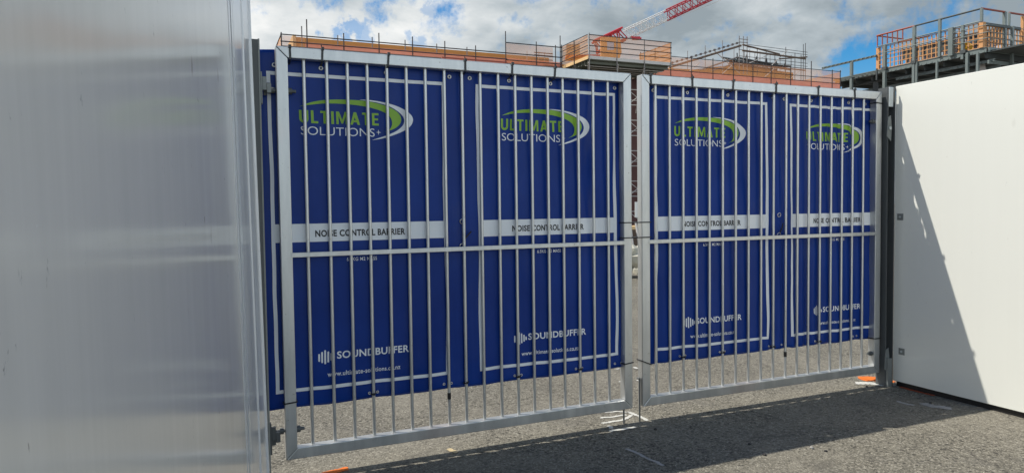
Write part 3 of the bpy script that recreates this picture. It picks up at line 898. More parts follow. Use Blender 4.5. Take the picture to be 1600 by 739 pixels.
mk = stroke_mesh('paint_mark', [(seg([(500, 742), (522, 737), (545, 732)]), 0.045)], 'spray_orange', MZ)
tag(mk, 'bright orange sprayed patch on the ground beneath the left gate leaf', 'paint mark', 'paint marks on the ground')
mk = stroke_mesh('paint_mark', [(seg([(1342, 592), (1370, 592), (1392, 599)]), 0.12)], 'spray_orange', MZ)
tag(mk, 'orange sprayed patch on the ground at the foot of the dark post', 'paint mark', 'paint marks on the ground')
mk = stroke_mesh('paint_mark', [(seg([(1335, 599), (1360, 599), (1388, 603)]), 0.07)], 'spray_white', MZ + 0.001)
tag(mk, 'white overspray on the ground in front of the orange patch', 'paint mark', 'paint marks on the ground')
mk = stroke_mesh('paint_mark', [(seg([(1404, 604), (1430, 611), (1462, 619)]), 0.035)], 'spray_red', MZ)
tag(mk, 'rust red painted line along the foot of the white wall', 'paint mark', 'paint marks on the ground')
mk = stroke_mesh('paint_mark', [(seg([(976, 700), (1008, 714), (1040, 729)]), 0.022)], 'spray_dull', MZ)
tag(mk, 'dull grey painted line inside the gate shadow', 'paint mark', 'paint marks on the ground')
mk = stroke_mesh('paint_mark', [(seg([(1401, 627), (1412, 630), (1430, 634)]), 0.03), (seg([(1440, 630), (1458, 635), (1490, 639)]), 0.07)], 'spray_dull', MZ)
tag(mk, 'grey white scuffed smear on the shaded ground beside the white wall', 'paint mark', 'paint marks on the ground')
mk = stroke_mesh('paint_mark', [(seg([(700, 701), (708, 705), (716, 707)], 4), 0.03)], 'spray_cream', MZ)
tag(mk, 'small cream stain on the sunlit ground below the left gate leaf', 'paint mark', 'paint marks on the ground')
def pebble(x, y, r, mat, lab):
    p = gp(x, y)
    bm = bmesh.new(); bmesh.ops.create_icosphere(bm, subdivisions=2, radius=r)
    for v in bm.verts:
        v.co *= 1 + 0.35 * mnoise.noise(v.co * (1.2 / r) + Vector((x, y, 0)))
        v.co.z *= 0.65
    me = bpy.data.meshes.new('stone'); bm.to_mesh(me); bm.free(); me.materials.append(MATS[mat])
    o = bpy.data.objects.new('stone', me); COL.objects.link(o); o.location = (p[0], p[1], GZ + r * 0.4)
    tag(o, lab, 'stone', 'loose stones on the ground')
pebble(1024, 671, 0.012, 'pebble_dark', 'dark stone in the gate shadow just right of the white star mark')
pebble(1079, 667, 0.008, 'pebble_dark', 'small dark stone near the far edge of the gate shadow')
pebble(1171, 694, 0.010, 'pebble_dark', 'dark stone in the middle of the gate shadow, below the right leaf')
pebble(1195, 711, 0.013, 'pebble_dark', 'dark stone on the near edge of the gate shadow')
pebble(1268, 700, 0.013, 'pebble_pale', 'pale stone on sunlit ground beyond the gate shadow')
pebble(1290, 705, 0.011, 'pebble_dark', 'dark stone beside the pale stone on sunlit ground')
pebble(1454, 630, 0.013, 'pebble_dark', 'dark stone on the scuffed smear by the white wall')
pebble(1354, 604, 0.010, 'pebble_dark', 'small dark stone near the orange patch at the dark post')

# ------------------------------------------------------------------ the building site behind
A = 0.41
CA, SA = math.cos(A), math.sin(A)
FX, FY = 8.082, 45.405                      # facade origin; local x along the facade, local -y towards the road
def site(name, label, cat, x=0, y=0, group=None):
    return thing(name, label, cat, (FX + x * CA - y * SA, FY + x * SA + y * CA, 0), A, group)
TR = 0.032
# brown building behind the scaffold
bl = site('scaffolded_building', 'dark brown building behind orange netted scaffold, seen through the gap in the gate', 'building')
MB().box(-22.4, 19.0, 1.3, 22, GZ, 9.6).box(-5.4, 1.6, 1.3, 3.0, 9.6, 10.6).build('wall', 'brown_cladding', bl)
for zz in (1.0, 4.4, 7.6):
    for xx in (-1.2, 1.1):
        fo = MB().box(xx, xx + 1.5, 1.22, 1.297, zz, zz + 1.6).build('window', 'scaffold_pale', bl)
        MB().box(xx + 0.08, xx + 1.42, 1.20, 1.217, zz + 0.08, zz + 1.52).build('pane', 'cab_glass', fo)
MB().box(-21.0, -5.4, 1.6, 1.75, 9.603, 11.02).build('parapet', 'ochre_board', bl)
MB().box(-21.06, -20.9, 1.4, 4.0, 9.603, 11.10).build('parapet_end', 'pale_timber', bl)
p2 = MB(); p2.prism([(1.61, 9.603), (18.2, 9.603), (18.2, 10.55), (14.5, 11.0), (8.0, 11.15), (3.5, 11.05), (1.61, 10.7)], 'y', 1.9, 2.05); p2.build('parapet', 'ochre_board', bl)
random.seed(11)
g_ = MB()
for k in range(26):
    x = random.uniform(3, 16.5); z = random.uniform(10.2, 10.8)
    g_.tube((x, 1.3 + random.random() * 0.4, z), (x + random.uniform(-1.2, 1.2), 1.3 + random.random() * 0.4, z + random.uniform(-0.35, 0.35)), 0.035, 5)
g_.build('loose_battens', 'pale_timber', bl)

# a run of tube and net scaffold
def standards(root, xs, ys, z0, tops, mat='scaffold_tube'):
    for i, x in enumerate(xs):
        for y in ys:
            MB().tube((x, y, z0), (x, y, tops[i % len(tops)] + random.uniform(-0.12, 0.12)), TR, 6).build('standard', mat, root)
def net(root, pts, mat, name='debris_net'):
    """pts: 4 corners; a slightly rippled sheet"""
    a, b, c, d = [Vector(p) for p in pts]
    nx, nz = max(4, int((b - a).length / 0.5)), 5
    nrm = (b - a).cross(d - a).normalized()
    vs, fs = [], []
    for j in range(nz + 1):
        for i in range(nx + 1):
            p = a.lerp(b, i / nx).lerp(d.lerp(c, i / nx), j / nz)
            vs.append(p + nrm * 0.05 * mnoise.noise(p * 1.3))
    for j in range(nz):
        for i in range(nx):
            q = j * (nx + 1) + i
            fs.append((q, q + 1, q + nx + 2, q + nx + 1))
    m_ = MB(); m_.add(vs, fs, True)
    return m_.build(name, mat, root)

s1 = site('scaffold', 'long low scaffold with terracotta netting along the roof edge, left of the loading platform', 'scaffold', group='scaffolds on the site')
xs = [-21.8, -20.5, -18.58, -16.66, -14.76, -12.86, -10.98]
standards(s1, xs, (0.0,), 0, [10.78, 11.5, 11.17, 11.2, 11.2, 11.05, 11.05], 'scaffold_dark')
standards(s1, [x - 0.12 for x in xs[1:]], (1.15,), 8.0, [11.4, 11.3, 11.25, 11.2, 11.1, 11.1], 'scaffold_tube')
for z in (10.72, 10.36, 9.75):
    MB().tube((-21.85, -0.03, z), (-9.0, -0.03, z), TR, 6).build('guard_rail', 'scaffold_dark', s1)
MB().tube((-21.8, -0.03, 10.72), (-21.8, 6.0, 10.72), TR, 6).build('guard_rail', 'scaffold_dark', s1)
MB().box(-21.8, -9.0, 0.0, 1.2, 9.60, 9.66).build('plank_deck', 'plank_dark', s1)
MB().box(-21.8, -13.1, -0.05, -0.02, 9.93, 10.14).build('toe_board', 'plank_dark', s1)
MB().box(-13.05, -9.0, -0.05, -0.02, 10.13, 10.20).build('toe_board', 'red_primer', s1)
net(s1, [(-20.6, 0.03, 9.4), (-9.0, 0.03, 9.4), (-9.0, 0.03, 10.42), (-20.6, 0.03, 10.42)], 'net_dense')
net(s1, [(-21.8, 0.0, 9.4), (-21.8, 5.5, 9.4), (-21.8, 5.5, 10.70), (-21.8, 0.0, 10.70)], 'net_orange')
net(s1, [(-21.8, 0.03, 9.8), (-20.6, 0.03, 9.8), (-20.6, 0.03, 10.68), (-21.8, 0.03, 10.68)], 'net_thin')

s2 = site('scaffold', 'taller netted scaffold stair landing just left of the loading platform', 'scaffold', group='scaffolds on the site')
for x, tp in ((-9.07, 12.0), (-7.05, 11.55), (-5.75, 11.45), (-5.42, 12.05)):
    MB().tube((x, 0, 0), (x, 0, tp), TR, 6).build('standard', 'scaffold_dark', s2)
for z in (11.33, 10.72, 10.32):
    MB().tube((-9.1, -0.03, z), (-5.3, -0.03, z), TR, 6).build('guard_rail', 'scaffold_dark', s2)
for z in (11.0, 10.85, 10.6):
    MB().tube((-7.0, 0.4, z), (-5.75, 0.4, z), TR, 6).build('stair_rail', 'scaffold_dark', s2)
for x in (-6.6, -6.2, -7.4):
    MB().tube((x, 0.6, 9.6), (x, 0.6, 11.1), 0.022, 5).build('standard', 'scaffold_pale', s2)
MB().box(-9.0, -5.3, -0.05, 1.1, 10.06, 10.12).build('plank_deck', 'plank_dark', s2)
net(s2, [(-9.05, 0.03, 10.12), (-5.9, 0.03, 10.12), (-5.9, 0.03, 11.30), (-9.05, 0.03, 11.30)], 'net_thin')
net(s2, [(-9.05, 0.10, 9.5), (-5.3, 0.10, 9.5), (-5.3, 0.10, 10.45), (-9.05, 0.10, 10.45)], 'net_dense')

# loading platform that juts out
BY = -3.2
lp = site('loading_platform', 'orange netted loading platform jutting from the scaffold under the crane', 'scaffold')
MB().box(-5.25, 0.42, BY, 0.0, 9.98, 10.10).build('deck', 'deck_underside', lp)
jo = MB()
for k in range(9):
    y = BY + 0.2 + k * 0.36
    jo.box(-5.2, 0.38, y, y + 0.09, 9.80, 9.977)
jo.build('joists', 'deck_underside', lp)
MB().box(-5.27, 0.44, BY - 0.05, BY - 0.005, 10.02, 10.20).build('toe_board', 'scaffold_pale', lp)
MB().box(-5.31, -5.275, BY, 0.2, 10.02, 10.20).build('toe_board', 'pale_timber', lp)
for x, tp in ((-5.25, 11.48), (-3.4, 11.42), (-1.49, 11.42), (0.41, 11.42)):
    MB().tube((x, BY - 0.07, 8.2 if x < 0 else 9.9), (x, BY - 0.07, tp), TR, 6).build('standard', 'scaffold_tube', lp)
for y, tp in ((BY * 0.5, 11.42), (0, 11.5)):
    MB().tube((-5.33, y, 8.6), (-5.33, y, tp), TR, 6).build('standard', 'scaffold_dark', lp)
    MB().tube((0.45, y, 9.0), (0.45, y, tp), TR, 6).build('standard', 'scaffold_dark', lp)
for z in (11.38, 11.08, 10.76, 10.44):
    MB().tube((-5.27, BY - 0.10, z), (0.43, BY - 0.10, z), 0.026, 6).build('guard_rail', 'scaffold_dark', lp)
    MB().tube((-5.36, BY - 0.05, z), (-5.36, 0.1, z), 0.026, 6).build('guard_rail', 'scaffold_dark', lp)
    MB().tube((0.47, BY - 0.05, z), (0.47, 0.1, z), 0.026, 6).build('guard_rail', 'scaffold_dark', lp)
net(lp, [(-5.27, BY - 0.02, 10.18), (0.42, BY - 0.02, 10.18), (0.42, BY - 0.02, 11.38), (-5.27, BY - 0.02, 11.38)], 'net_thin')
net(lp, [(-5.29, BY, 10.18), (-5.29, 0.1, 10.18), (-5.29, 0.1, 11.38), (-5.29, BY, 11.38)], 'net_orange')
net(lp, [(0.42, BY, 10.12), (0.42, 0.1, 10.12), (0.42, 0.1, 11.38), (0.42, BY, 11.38)], 'net_orange')
for x in (-5.2, -3.2, -1.4):
    MB().tube((x, BY + 0.1, 9.85), (x + 1.6, 0.2, 7.6), 0.04, 6).build('raker', 'scaffold_pale', lp)
MB().tube((-5.3, BY * 0.5, 9.95), (-4.2, 0.1, 8.3), 0.045, 6).build('raker', 'scaffold_pale', lp)
for k in range(4):
    MB().tube((-5.2 + 0.5 * k, BY + 0.5 + k * 0.5, 9.74), (0.2, BY + 0.5 + k * 0.5, 9.74), 0.03, 5).build('joist_tube', 'scaffold_pale', lp)

# scaffold in front of the brown wall, visible in the slit between the leaves
s3 = site('scaffold', 'pale tube scaffold standing against the brown wall below the loading platform', 'scaffold', group='scaffolds on the site')
for x in (-3.4, -0.62, 0.72, 2.8):
    MB().tube((x, 0, GZ), (x, 0, 9.7), TR, 6).build('standard', 'scaffold_pale', s3)
for k in range(9):
    z = 1.2 + k * 0.98
    MB().tube((-3.5, -0.05, z), (2.9, -0.05, z), TR, 6).build('ledger', 'scaffold_pale', s3)
    if k % 2: MB().tube((-3.5, -0.05, z + 0.3), (2.9, -0.05, z + 0.3), 0.026, 6).build('ledger', 'scaffold_pale', s3)
    MB().tube((-0.62, -0.08, z), (0.72, -0.08, z + (0.9 if k % 2 else -0.9)), 0.026, 6).build('brace', 'scaffold_pale', s3)

# scaffold right of the platform
s4 = site('scaffold', 'long orange netted scaffold right of the loading platform, in front of the gable', 'scaffold', group='scaffolds on the site')
xs = [2.81, 4.5, 6.3, 8.07, 9.8, 11.47, 13.3, 15.3, 17.4, 18.22]
standards(s4, xs, (0.0,), 0, [11.46, 11.45, 11.42, 11.5, 11.4, 11.4, 11.42, 12.0, 11.42, 11.42], 'scaffold_dark')
for z in (11.40, 10.86, 10.5):
    MB().tube((1.2, -0.03, z), (18.25, -0.03, z), 0.024, 6).build('guard_rail', 'scaffold_dark', s4)
MB().box(0.5, 18.2, -0.05, 1.2, 9.96, 10.04).build('plank_deck', 'plank_dark', s4)
MB().box(0.5, 18.2, -0.08, -0.055, 9.98, 10.10).build('toe_board', 'plank_dark', s4)
net(s4, [(0.6, 0.03, 10.05), (18.2, 0.03, 10.05), (18.2, 0.03, 10.55), (0.6, 0.03, 10.55)], 'net_dense')
net(s4, [(0.6, 0.05, 10.55), (18.2, 0.05, 10.55), (18.2, 0.05, 11.38), (0.6, 0.05, 11.38)], 'net_thin')
net(s4, [(18.22, 0.0, 10.0), (18.22, 5.5, 10.0), (18.22, 5.5, 11.38), (18.22, 0.0, 11.38)], 'net_orange')
random.seed(5)
for x in (4.0, 6.8, 10.6, 13.0):
    MB().tube((x, 0.5, 10.1), (x + 1.6, 0.5, 11.3), 0.025, 5).build('brace', 'scaffold_pale', s4)

# roof gable under its own scaffold, further back
gb = site('gable_scaffold', 'dark scaffold wrapped round a pitched roof frame behind the netting', 'scaffold', y=14.0, group='scaffolds on the site')
for (a, b_, r_, mt) in (((13.0, 0, 14.0), (21.2, 0, 16.6), 0.11, 'plank_dark'), ((14.5, 0.4, 13.3), (21.2, 0.4, 15.6), 0.08, 'scaffold_tube'), ((16.5, 0.6, 13.6), (21.2, 0.6, 15.1), 0.07, 'scaffold_tube'),
                        ((21.4, 0, 16.7), (26.0, 0, 16.15), 0.08, 'plank_dark'), ((21.4, 0, 16.15), (29.4, 0, 15.95), 0.09, 'plank_dark'), ((26.0, 0, 15.7), (29.6, 0, 16.15), 0.07, 'plank_dark'),
                        ((21.5, 1, 15.7), (27.0, 1, 15.3), 0.10, 'steel_shade'), ((21.5, 2, 15.3), (27.6, 2, 15.1), 0.12, 'steel_shade'), ((21.4, 0, 14.9), (29.4, 0, 14.8), 0.06, 'scaffold_dark')):
    MB().tube(a, b_, r_, 6).build('raking_beam', mt, gb)
for k in range(7):
    z = 15.05 + k * 0.17
    MB().tube((21.6 + 0.1 * k, 0.8 + 0.5 * k, z + 0.25), (28.2, 0.8 + 0.5 * k, z - 0.1), 0.085, 5).build('roof_beam', 'steel_shade', gb)
for k in range(10):
    x = 21.9 + k * 0.62
    MB().tube((x, 1.2, 15.0), (x + (0.5 if k % 2 else -0.1), 1.2, 16.2 - 0.05 * k), 0.06, 5).build('web_bar', 'steel_shade', gb)
for x in (21.0, 21.5, 21.95):
    MB().tube((x, 0, 12), (x, 0, 17.5), 0.04, 6).build('standard', 'scaffold_tube', gb)
for z in (17.2, 16.9, 16.2, 15.6, 15.0):
    MB().tube((20.9, -0.05, z), (22.0, -0.05, z), 0.03, 6).build('ledger', 'scaffold_tube', gb)
for k, x in enumerate((23.2, 24.4, 25.6, 26.8, 27.6, 28.2, 28.8, 29.2, 29.58)):
    MB().tube((x, 0.1 * (k % 3), 12.5), (x, 0.1 * (k % 3), (16.5, 16.4, 16.3, 16.9, 16.2, 16.5, 16.3, 17.4, 17.55)[k]), 0.03, 6).build('standard', 'scaffold_dark', gb)
for k in range(11):
    x = 22.3 + k * 0.66
    MB().tube((x, 2.2, 12.8), (x, 2.2, 16.9 - 0.07 * k + 0.3 * (k % 2)), 0.03, 5).build('standard', 'scaffold_tube', gb)
MB().box(22.0, 29.4, 1.9, 2.6, 15.55, 15.65).box(22.4, 28.8, 3.0, 3.7, 15.95, 16.05).build('plank_deck', 'plank_dark', gb)
for z0, z1 in ((16.75, 16.6), (16.5, 16.35), (15.6, 15.5), (15.25, 15.2)):
    MB().tube((22.0, -0.05, z0), (29.6, -0.05, z1), 0.024, 5).build('ledger', 'scaffold_dark', gb)
for k in range(15):
    x = 13.3 + k * 0.53; z = 14.25 + (x - 13.0) * 0.317
    MB().box(x - 0.06, x + 0.06, -0.1, 0.1, z, z + 0.17).build('purlin_end', 'scaffold_dark', gb)
MB().tube((13.0, -0.1, 14.32), (21.0, -0.1, 16.86), 0.03, 5).build('raking_beam', 'scaffold_tube', gb)
for x in (15, 17, 19):
    z = 14.1 + (x - 13.0) * 0.317
    MB().tube((x, 0, 12.5), (x, 0, z + 0.9), 0.03, 6).build('standard', 'scaffold_tube', gb)
for a, b_ in (((18, 0, 15.9), (21, 0, 14.0)), ((25, 0, 15.0), (27, 0, 16.6)), ((22.2, 0, 15.0), (24.6, 0, 16.0)), ((13.5, 0, 13.8), (17.0, 0, 12.6))):
    MB().tube(a, b_, 0.04, 5).build('brace', 'scaffold_pale', gb)
MB().prism([(10.5, 9), (29.3, 9), (29.3, 14.85), (21.3, 15.05), (10.5, 13.3)], 'y', 1.5, 10).build('roof_wall', 'ochre_board', gb)

# ------------------------------------------------------------------ steel framed building at the right
PCX, PCY = 32.53, 48.485
AW = A - math.pi / 2
sb = thing('steel_frame_building', 'grey green steel frame building with open timber stud walls above the white wall', 'building', (PCX, PCY, 0), AW)
# local x: along the long side (0 = near corner, negative = further away); local y: +y = towards the right
def sbar(name, a, b_, wx, mt):
    a, b_ = Vector(a), Vector(b_)
    return MB().tube(a, b_, wx, 4).build(name, mt, sb)
def scol(x, y, z0, z1, wd, mt='steel_grey_green'):
    return MB().box(x - wd, x + wd, y - wd, y + wd, z0, z1).build('column', mt, sb)
Zf, Zt, Zr = 12.15, 13.93, 14.82
# floor and edge beams
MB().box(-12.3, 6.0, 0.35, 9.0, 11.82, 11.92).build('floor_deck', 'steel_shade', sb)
def beam(x0, x1, y, z0, z1, mt='steel_grey_green', notch=True):
    b = MB()
    b.box(x0, x1, y - 0.06, y + 0.06, z0, z0 + 0.035).box(x0, x1, y - 0.06, y + 0.06, z1 - 0.035, z1).box(x0, x1, y - 0.012, y + 0.012, z0 + 0.036, z1 - 0.036)
    if notch:
        k = x0 + 0.2
        while k < x1 - 0.1:
            b.box(k, k + 0.13, y - 0.10, y - 0.063, z0 + 0.02, z0 + 0.12); k += 0.42
    return b.build('beam', mt, sb)
beam(-12.3, 0.3, 0.10, 11.78, 12.14)
beam(-12.3, -7.4, -0.10, 11.92, 12.06, 'steel_grey_green', False)
beam(-13.6, -8.2, 0.0, 13.18, 13.34)
beam(-6.9, 0.6, 0.55, 11.12, 11.32)
beam(-12.3, 0.6, 1.2, 10.70, 10.95)
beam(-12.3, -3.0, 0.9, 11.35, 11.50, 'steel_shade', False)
for k in range(9):
    x = -12 + k * 1.5
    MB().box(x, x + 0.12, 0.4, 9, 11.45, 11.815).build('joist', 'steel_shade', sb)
for x, z0, z1, wd in ((-10.55, 0, 13.18, 0.10), (-7.46, 0, 13.9, 0.11), (-4.97, 0, 14.8, 0.10), (-4.75, 0, 12.1, 0.07), (-2.97, 12.1, 14.8, 0.085), (-2.08, 12.0, 13.98, 0.17), (-1.27, 11.6, 13.98, 0.09),
                      (-3.15, 0, 11.8, 0.07), (-0.93, 0, 12.0, 0.09), (-0.2, 0, 11.8, 0.08)):
    scol(x, -0.02, z0 if z0 else GZ, z1, wd)
for x in (-9, -6, -3, 0):
    scol(x, 4.0, GZ, 11.4, 0.12, 'steel_shade')
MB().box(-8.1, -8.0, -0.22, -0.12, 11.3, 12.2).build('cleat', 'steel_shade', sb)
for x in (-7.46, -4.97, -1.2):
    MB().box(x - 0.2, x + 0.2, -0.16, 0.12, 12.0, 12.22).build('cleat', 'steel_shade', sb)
MB().prism([(-0.75, 10.4), (-0.15, 10.4), (-0.35, 11.2), (-0.75, 11.2)], 'y', 0.9, 1.0).build('gusset', 'scaffold_pale', sb)
MB().prism([(-9.1, 9.8), (-8.4, 9.8), (-8.65, 11.3), (-9.1, 11.3)], 'y', 0.7, 0.8).build('gusset', 'steel_shade', sb)
# roof level rail
sbar('roof_rail', (-8.2, 0, Zr), (-4.97, 0, Zr), 0.085, 'red_primer')
sbar('roof_rail', (-4.97, 0, Zr), (0.0, 0, Zr), 0.085, 'steel_shade')
sbar('roof_rail', (0, 0, Zr), (0, 2.5, Zr), 0.085, 'red_primer')
sbar('roof_rail', (0, 3.0, Zr), (0, 4.6, Zr), 0.085, 'red_primer')
scol(0, 0, Zt, Zr, 0.075); scol(0, 2.5, Zf, Zr, 0.10); scol(0, 3.0, Zt, Zr, 0.06)
for k in range(6):
    sbar('infill_post', (-8.15 + k * 0.44, 0, Zt), (-8.15 + k * 0.44, 0, Zr), 0.05, 'red_primer')
sbar('roof_rail', (-8.2, 0, Zr), (-8.2, 3, Zr), 0.07, 'red_primer')
sbar('roof_rail', (-8.2, 2.4, 14.5), (-5.5, 2.4, 14.4), 0.08, 'red_primer')
sbar('roof_rail', (-8.2, 0, Zt + 0.03), (-0.0, 0, Zt + 0.03), 0.06, 'steel_grey_green')
# timber stud walls
def stud_wall(x0, y0, x1, y1, z0, z1, sp, rows, off, mt='stud_timber'):
    a, b_ = Vector((x0, y0)), Vector((x1, y1)); L = (b_ - a).length; d = (b_ - a) / L
    n = int(L / sp)
    for k in range(n + 1):
        p = a + d * min(L, k * sp)
        MB().box(p.x - 0.032, p.x + 0.032, p.y - 0.032, p.y + 0.032, z0, z1).build('stud', mt, sb)
    for r_ in range(rows + 1):
        z = z0 + (z1 - z0) * r_ / rows
        q0, q1 = a + Vector((off[0], off[1])), b_ + Vector((off[0], off[1]))
        MB().box(min(q0.x, q1.x) - 0.028, max(q0.x, q1.x) + 0.028, min(q0.y, q1.y) - 0.028, max(q0.y, q1.y) + 0.028, z - 0.022, z + 0.022).build('nogging', mt, sb)
stud_wall(-8.1, 0.12, -0.1, 0.12, Zf + 0.02, Zt - 0.05, 0.34, 5, (0, 0.004))
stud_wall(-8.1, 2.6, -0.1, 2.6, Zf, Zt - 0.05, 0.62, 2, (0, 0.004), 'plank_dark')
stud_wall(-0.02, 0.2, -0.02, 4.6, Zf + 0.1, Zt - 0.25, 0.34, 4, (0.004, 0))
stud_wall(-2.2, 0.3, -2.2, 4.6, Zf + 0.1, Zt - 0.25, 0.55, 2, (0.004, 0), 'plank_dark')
for x in (-8.2, -0.02):
    MB().box(x - 0.14, x + 0.14, -0.02 if x > -1 else 0.10, 0.28, Zf, Zt - 0.04).build('corner_post', 'stud_timber', sb)
MB().box(-0.10, 0.08, 4.46, 4.62, Zf + 0.4, Zr - 0.1).build('corner_post', 'stud_timber', sb)
MB().box(-0.1, 0.1, 0.3, 4.2, Zt - 0.24, Zt - 0.05).build('lintel', 'steel_shade', sb)
for k, (x0, x1) in enumerate(((-7.8, -6.75), (-6.4, -5.3), (-4.8, -3.9), (-3.7, -2.7), (-2.5, -1.6), (-1.3, -0.4))):
    MB().box(x0, x1, 3.0, 3.03, Zf, Zf + 0.95).build('wall_wrap', 'pale_wrap', sb)
for k, (x0, x1) in enumerate(((-8.0, -6.6), (-6.5, -5.0), (-4.9, -3.3), (-3.2, -1.9), (-1.8, -0.3))):
    MB().box(x0, x1, 2.75, 2.79, Zf + 0.95 - 0.1 * (k % 2), Zt - 0.05).build('lining_board', 'steel_shade', sb)
for y0, y1 in ((0.9, 1.5), (2.0, 2.9), (3.4, 4.1)):
    MB().box(-2.45, -2.40, y0, y1, Zf + 0.1, Zt - 0.5).build('wall_wrap', 'pale_wrap', sb)
MB().box(-2.9, -2.2, 1.2, 1.5, Zf, Zf + 0.55).build('wrap_pack', 'crane_white', sb)
yb_ = MB(); yb_.prism([(-1.95, Zf), (-1.3, Zf), (-1.25, Zf + 0.55), (-1.6, Zf + 0.78), (-2.0, Zf + 0.78)], 'y', 0.6, 1.1)
o = yb_.build('site_bin', 'yellow_plastic'); o.location = (PCX, PCY, 0); o.rotation_euler.z = AW
tag(o, 'yellow plastic bin on the timber framed upper floor', 'bin')
# hand rails on the near edge floor
for z in (12.6, 13.0, 13.5):
    sbar('hand_rail', (-2.1, -0.12, z + 0.1), (0.5, -0.12, z + 0.1), 0.035, 'steel_grey_green')
    sbar('hand_rail', (0.55, -0.1, z + 0.1), (0.55, 6.0, z + 0.1), 0.03, 'steel_grey_green')
for z in (13.35,):
    sbar('hand_rail', (-8.0, -0.1, z), (-2.1, -0.1, z), 0.05, 'steel_grey_green')
MB().box(0.31, 0.43, 0.2, 8.0, 11.80, 12.12).build('beam', 'steel_grey_green', sb)
MB().box(0.31, 0.43, 0.2, 8.0, 11.0, 11.25).build('beam', 'steel_grey_green', sb)
for y in (2.4, 5.6):
    MB().box(0.45, 0.62, y, y + 0.17, GZ, 13.7).build('column', 'steel_grey_green', sb)

# ------------------------------------------------------------------ tower crane
cr = thing('tower_crane', 'red and white luffing tower crane rising behind the loading platform', 'crane', (12.0, 91.0, 0), 0.0)
def lattice(name, a, b_, wdt, hgt, n, mt, side, upv, rad=0.07):
    """box lattice between two points; four chords with zig zag bracing"""
    a, b_ = Vector(a), Vector(b_)
    side, upv = Vector(side).normalized(), Vector(upv).normalized()
    m_ = MB()
    cor = [(-0.5, 0), (0.5, 0), (0.5, 1), (-0.5, 1)]
    P_ = lambda t_, c_: a.lerp(b_, t_) + side * (c_[0] * wdt) + upv * (c_[1] * hgt)
    for c_ in cor: m_.tube(P_(0, c_), P_(1, c_), rad, 6)
    for k in range(n):
        t0, t1, tm = k / n, (k + 1) / n, (k + 0.5) / n
        for c0, c1 in ((0, 3), (1, 2)):
            m_.tube(P_(t0, cor[c0]), P_(tm, cor[c1]), rad * 0.5, 5); m_.tube(P_(tm, cor[c1]), P_(t1, cor[c0]), rad * 0.5, 5)
        m_.tube(P_(t0, cor[0]), P_(tm, cor[1]), rad * 0.45, 5); m_.tube(P_(tm, cor[1]), P_(t1, cor[0]), rad * 0.45, 5)
        m_.tube(P_(t0, cor[0]), P_(t0, cor[3]), rad * 0.4, 5)
    return m_.build(name, mt, cr)
J0 = Vector((0.4, 0, 21.9)); JD = Vector((10.6, 0.2, 4.75)).normalized(); JN = Vector((-JD.z, 0, JD.x)).normalized()
JS = Vector((0.0, 1, 0.0))
lattice('jib_section', J0 - JD * 1.2, J0 + JD * 3.0, 1.2, 1.45, 4, 'crane_red', JS, JN, 0.15)
lattice('jib_section', J0 + JD * 3.1, J0 + JD * 8.9, 1.3, 1.15, 6, 'crane_white', JS, JN, 0.065)
lattice('jib_section', J0 + JD * 9.0, J0 + JD * 22, 1.3, 1.15, 12, 'crane_red', JS, JN, 0.09)
lattice('tower', (-0.6, 0, 0), (-0.6, 0, 20.6), 1.7, 1.7, 12, 'crane_red', (0, 1, 0), (-1, 0, 0), 0.1)
md = MB(); md.box(-4.8, 1.2, -1.0, 1.0, 20.6, 20.95); md.build('machinery_deck', 'crane_red', cr)
MB().box(-4.7, -3.0, -0.9, 0.9, 20.96, 22.3).build('counterweight', 'scaffold_tube', cr)
cb = MB(); cb.prism([(-0.4, 20.2), (1.9, 20.2), (2.2, 21.0), (2.0, 22.9), (-0.4, 22.9)], 'y', -1.9, -1.02); cbo = cb.build('cab', 'ochre_board', cr)
MB().box(0.35, 1.2, -1.93, -1.905, 21.3, 22.3).build('window', 'cab_glass', cbo)
hk = MB(); hx = J0 + JD * 3.9
hk.box(hx.x - 0.1, hx.x + 0.9, -0.3, 0.3, hx.z - 0.5, hx.z - 0.15).tube((hx.x - 0.4, 0, hx.z - 0.1), (hx.x + 1.1, 0, hx.z - 0.35), 0.12, 6)
hk.build('hook_block', 'crane_red', cr)
MB().tube(J0 + JD * 9 - JN * 0.2, J0 + JD * 22 - JN * 0.9, 0.02, 5).build('hoist_rope', 'scaffold_pale', cr)

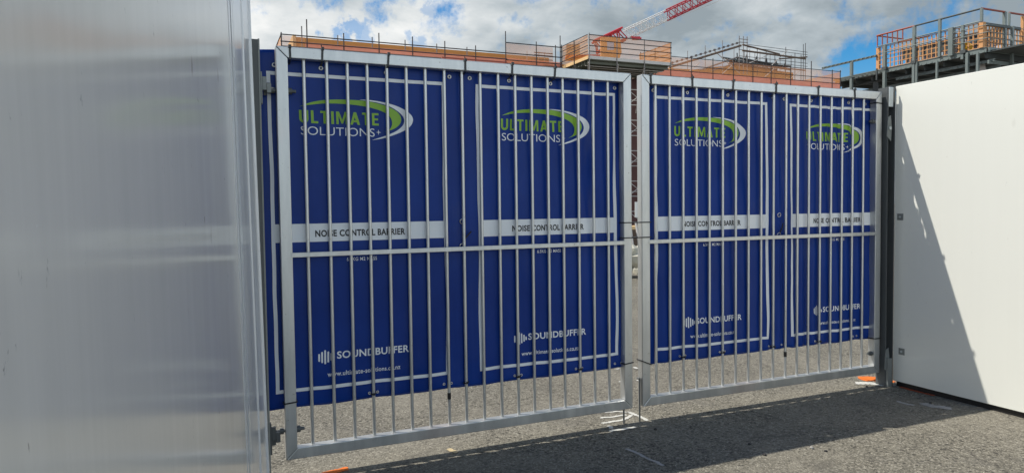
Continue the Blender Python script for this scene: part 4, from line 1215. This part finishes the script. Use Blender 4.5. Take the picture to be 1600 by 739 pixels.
# ------------------------------------------------------------------ things on the open ground seen through the slit
rb = MB()
random.seed(3)
bm = bmesh.new()
for k in range(60):
    r_ = random.uniform(0.08, 0.22); 
    x, y = random.gauss(0, 0.75), random.gauss(0, 0.6)
    z = max(0, 0.62 - 0.55 * math.hypot(x, y)) * random.uniform(0.6, 1.0)
    st = bmesh.ops.create_icosphere(bm, subdivisions=1, radius=r_)
    for v in st['verts']:
        v.co *= 1 + 0.4 * mnoise.noise(v.co * 6 + Vector((k, 0, 0)))
        v.co += Vector((x, y, z + r_ * 0.4 + GZ))
me = bpy.data.meshes.new('rubble_heap'); bm.to_mesh(me); bm.free(); me.materials.append(MATS['pale_rubble'])
o = bpy.data.objects.new('rubble_heap', me); COL.objects.link(o); o.location = (2.66, 15.0, 0)
o['kind'] = 'stuff'; tag(o, 'heap of pale broken rubble seen through the gap between the gate leaves', 'rubble')
tb = thing('tube_stack', 'bundle of pale scaffold tubes leaning upright behind the rubble', 'scaffold tubes', (3.1, 17.6, 0), A)
for k in range(6):
    MB().tube((-0.45 + k * 0.17, 0.05 * (k % 2), GZ), (-0.40 + k * 0.16, 0.3, 1.05 + 0.09 * (k % 3)), 0.03, 6).build('tube', 'scaffold_pale', tb)
MB().box(-0.6, 0.7, 0.36, 0.44, GZ, 0.95).build('rest_board', 'plank_dark', tb)
tp = thing('timber_pack', 'strapped pack of orange brown timber behind the tubes', 'timber', (4.15, 23.5, 0), A)
for r_ in range(4):
    MB().box(-0.9, 0.9, -0.4, 0.4, 0.1 + r_ * 0.2, 0.285 + r_ * 0.2).build('board_layer', 'pale_timber' if r_ > 1 else 'red_primer', tp)
MB().box(-0.8, -0.6, -0.35, 0.35, GZ, 0.097).box(0.6, 0.8, -0.35, 0.35, GZ, 0.097).build('bearer', 'plank_dark', tp)
sg = thing('notice_board', 'plain white notice board on a post in front of the brown building', 'sign', (6.2, 34.0, 0), A)
MB().tube((0, 0, GZ), (0, 0, 1.9), 0.04, 8).build('post', 'scaffold_tube', sg)
MB().box(-0.25, 0.55, -0.07, -0.045, 1.0, 1.75).build('board', 'crane_white', sg)
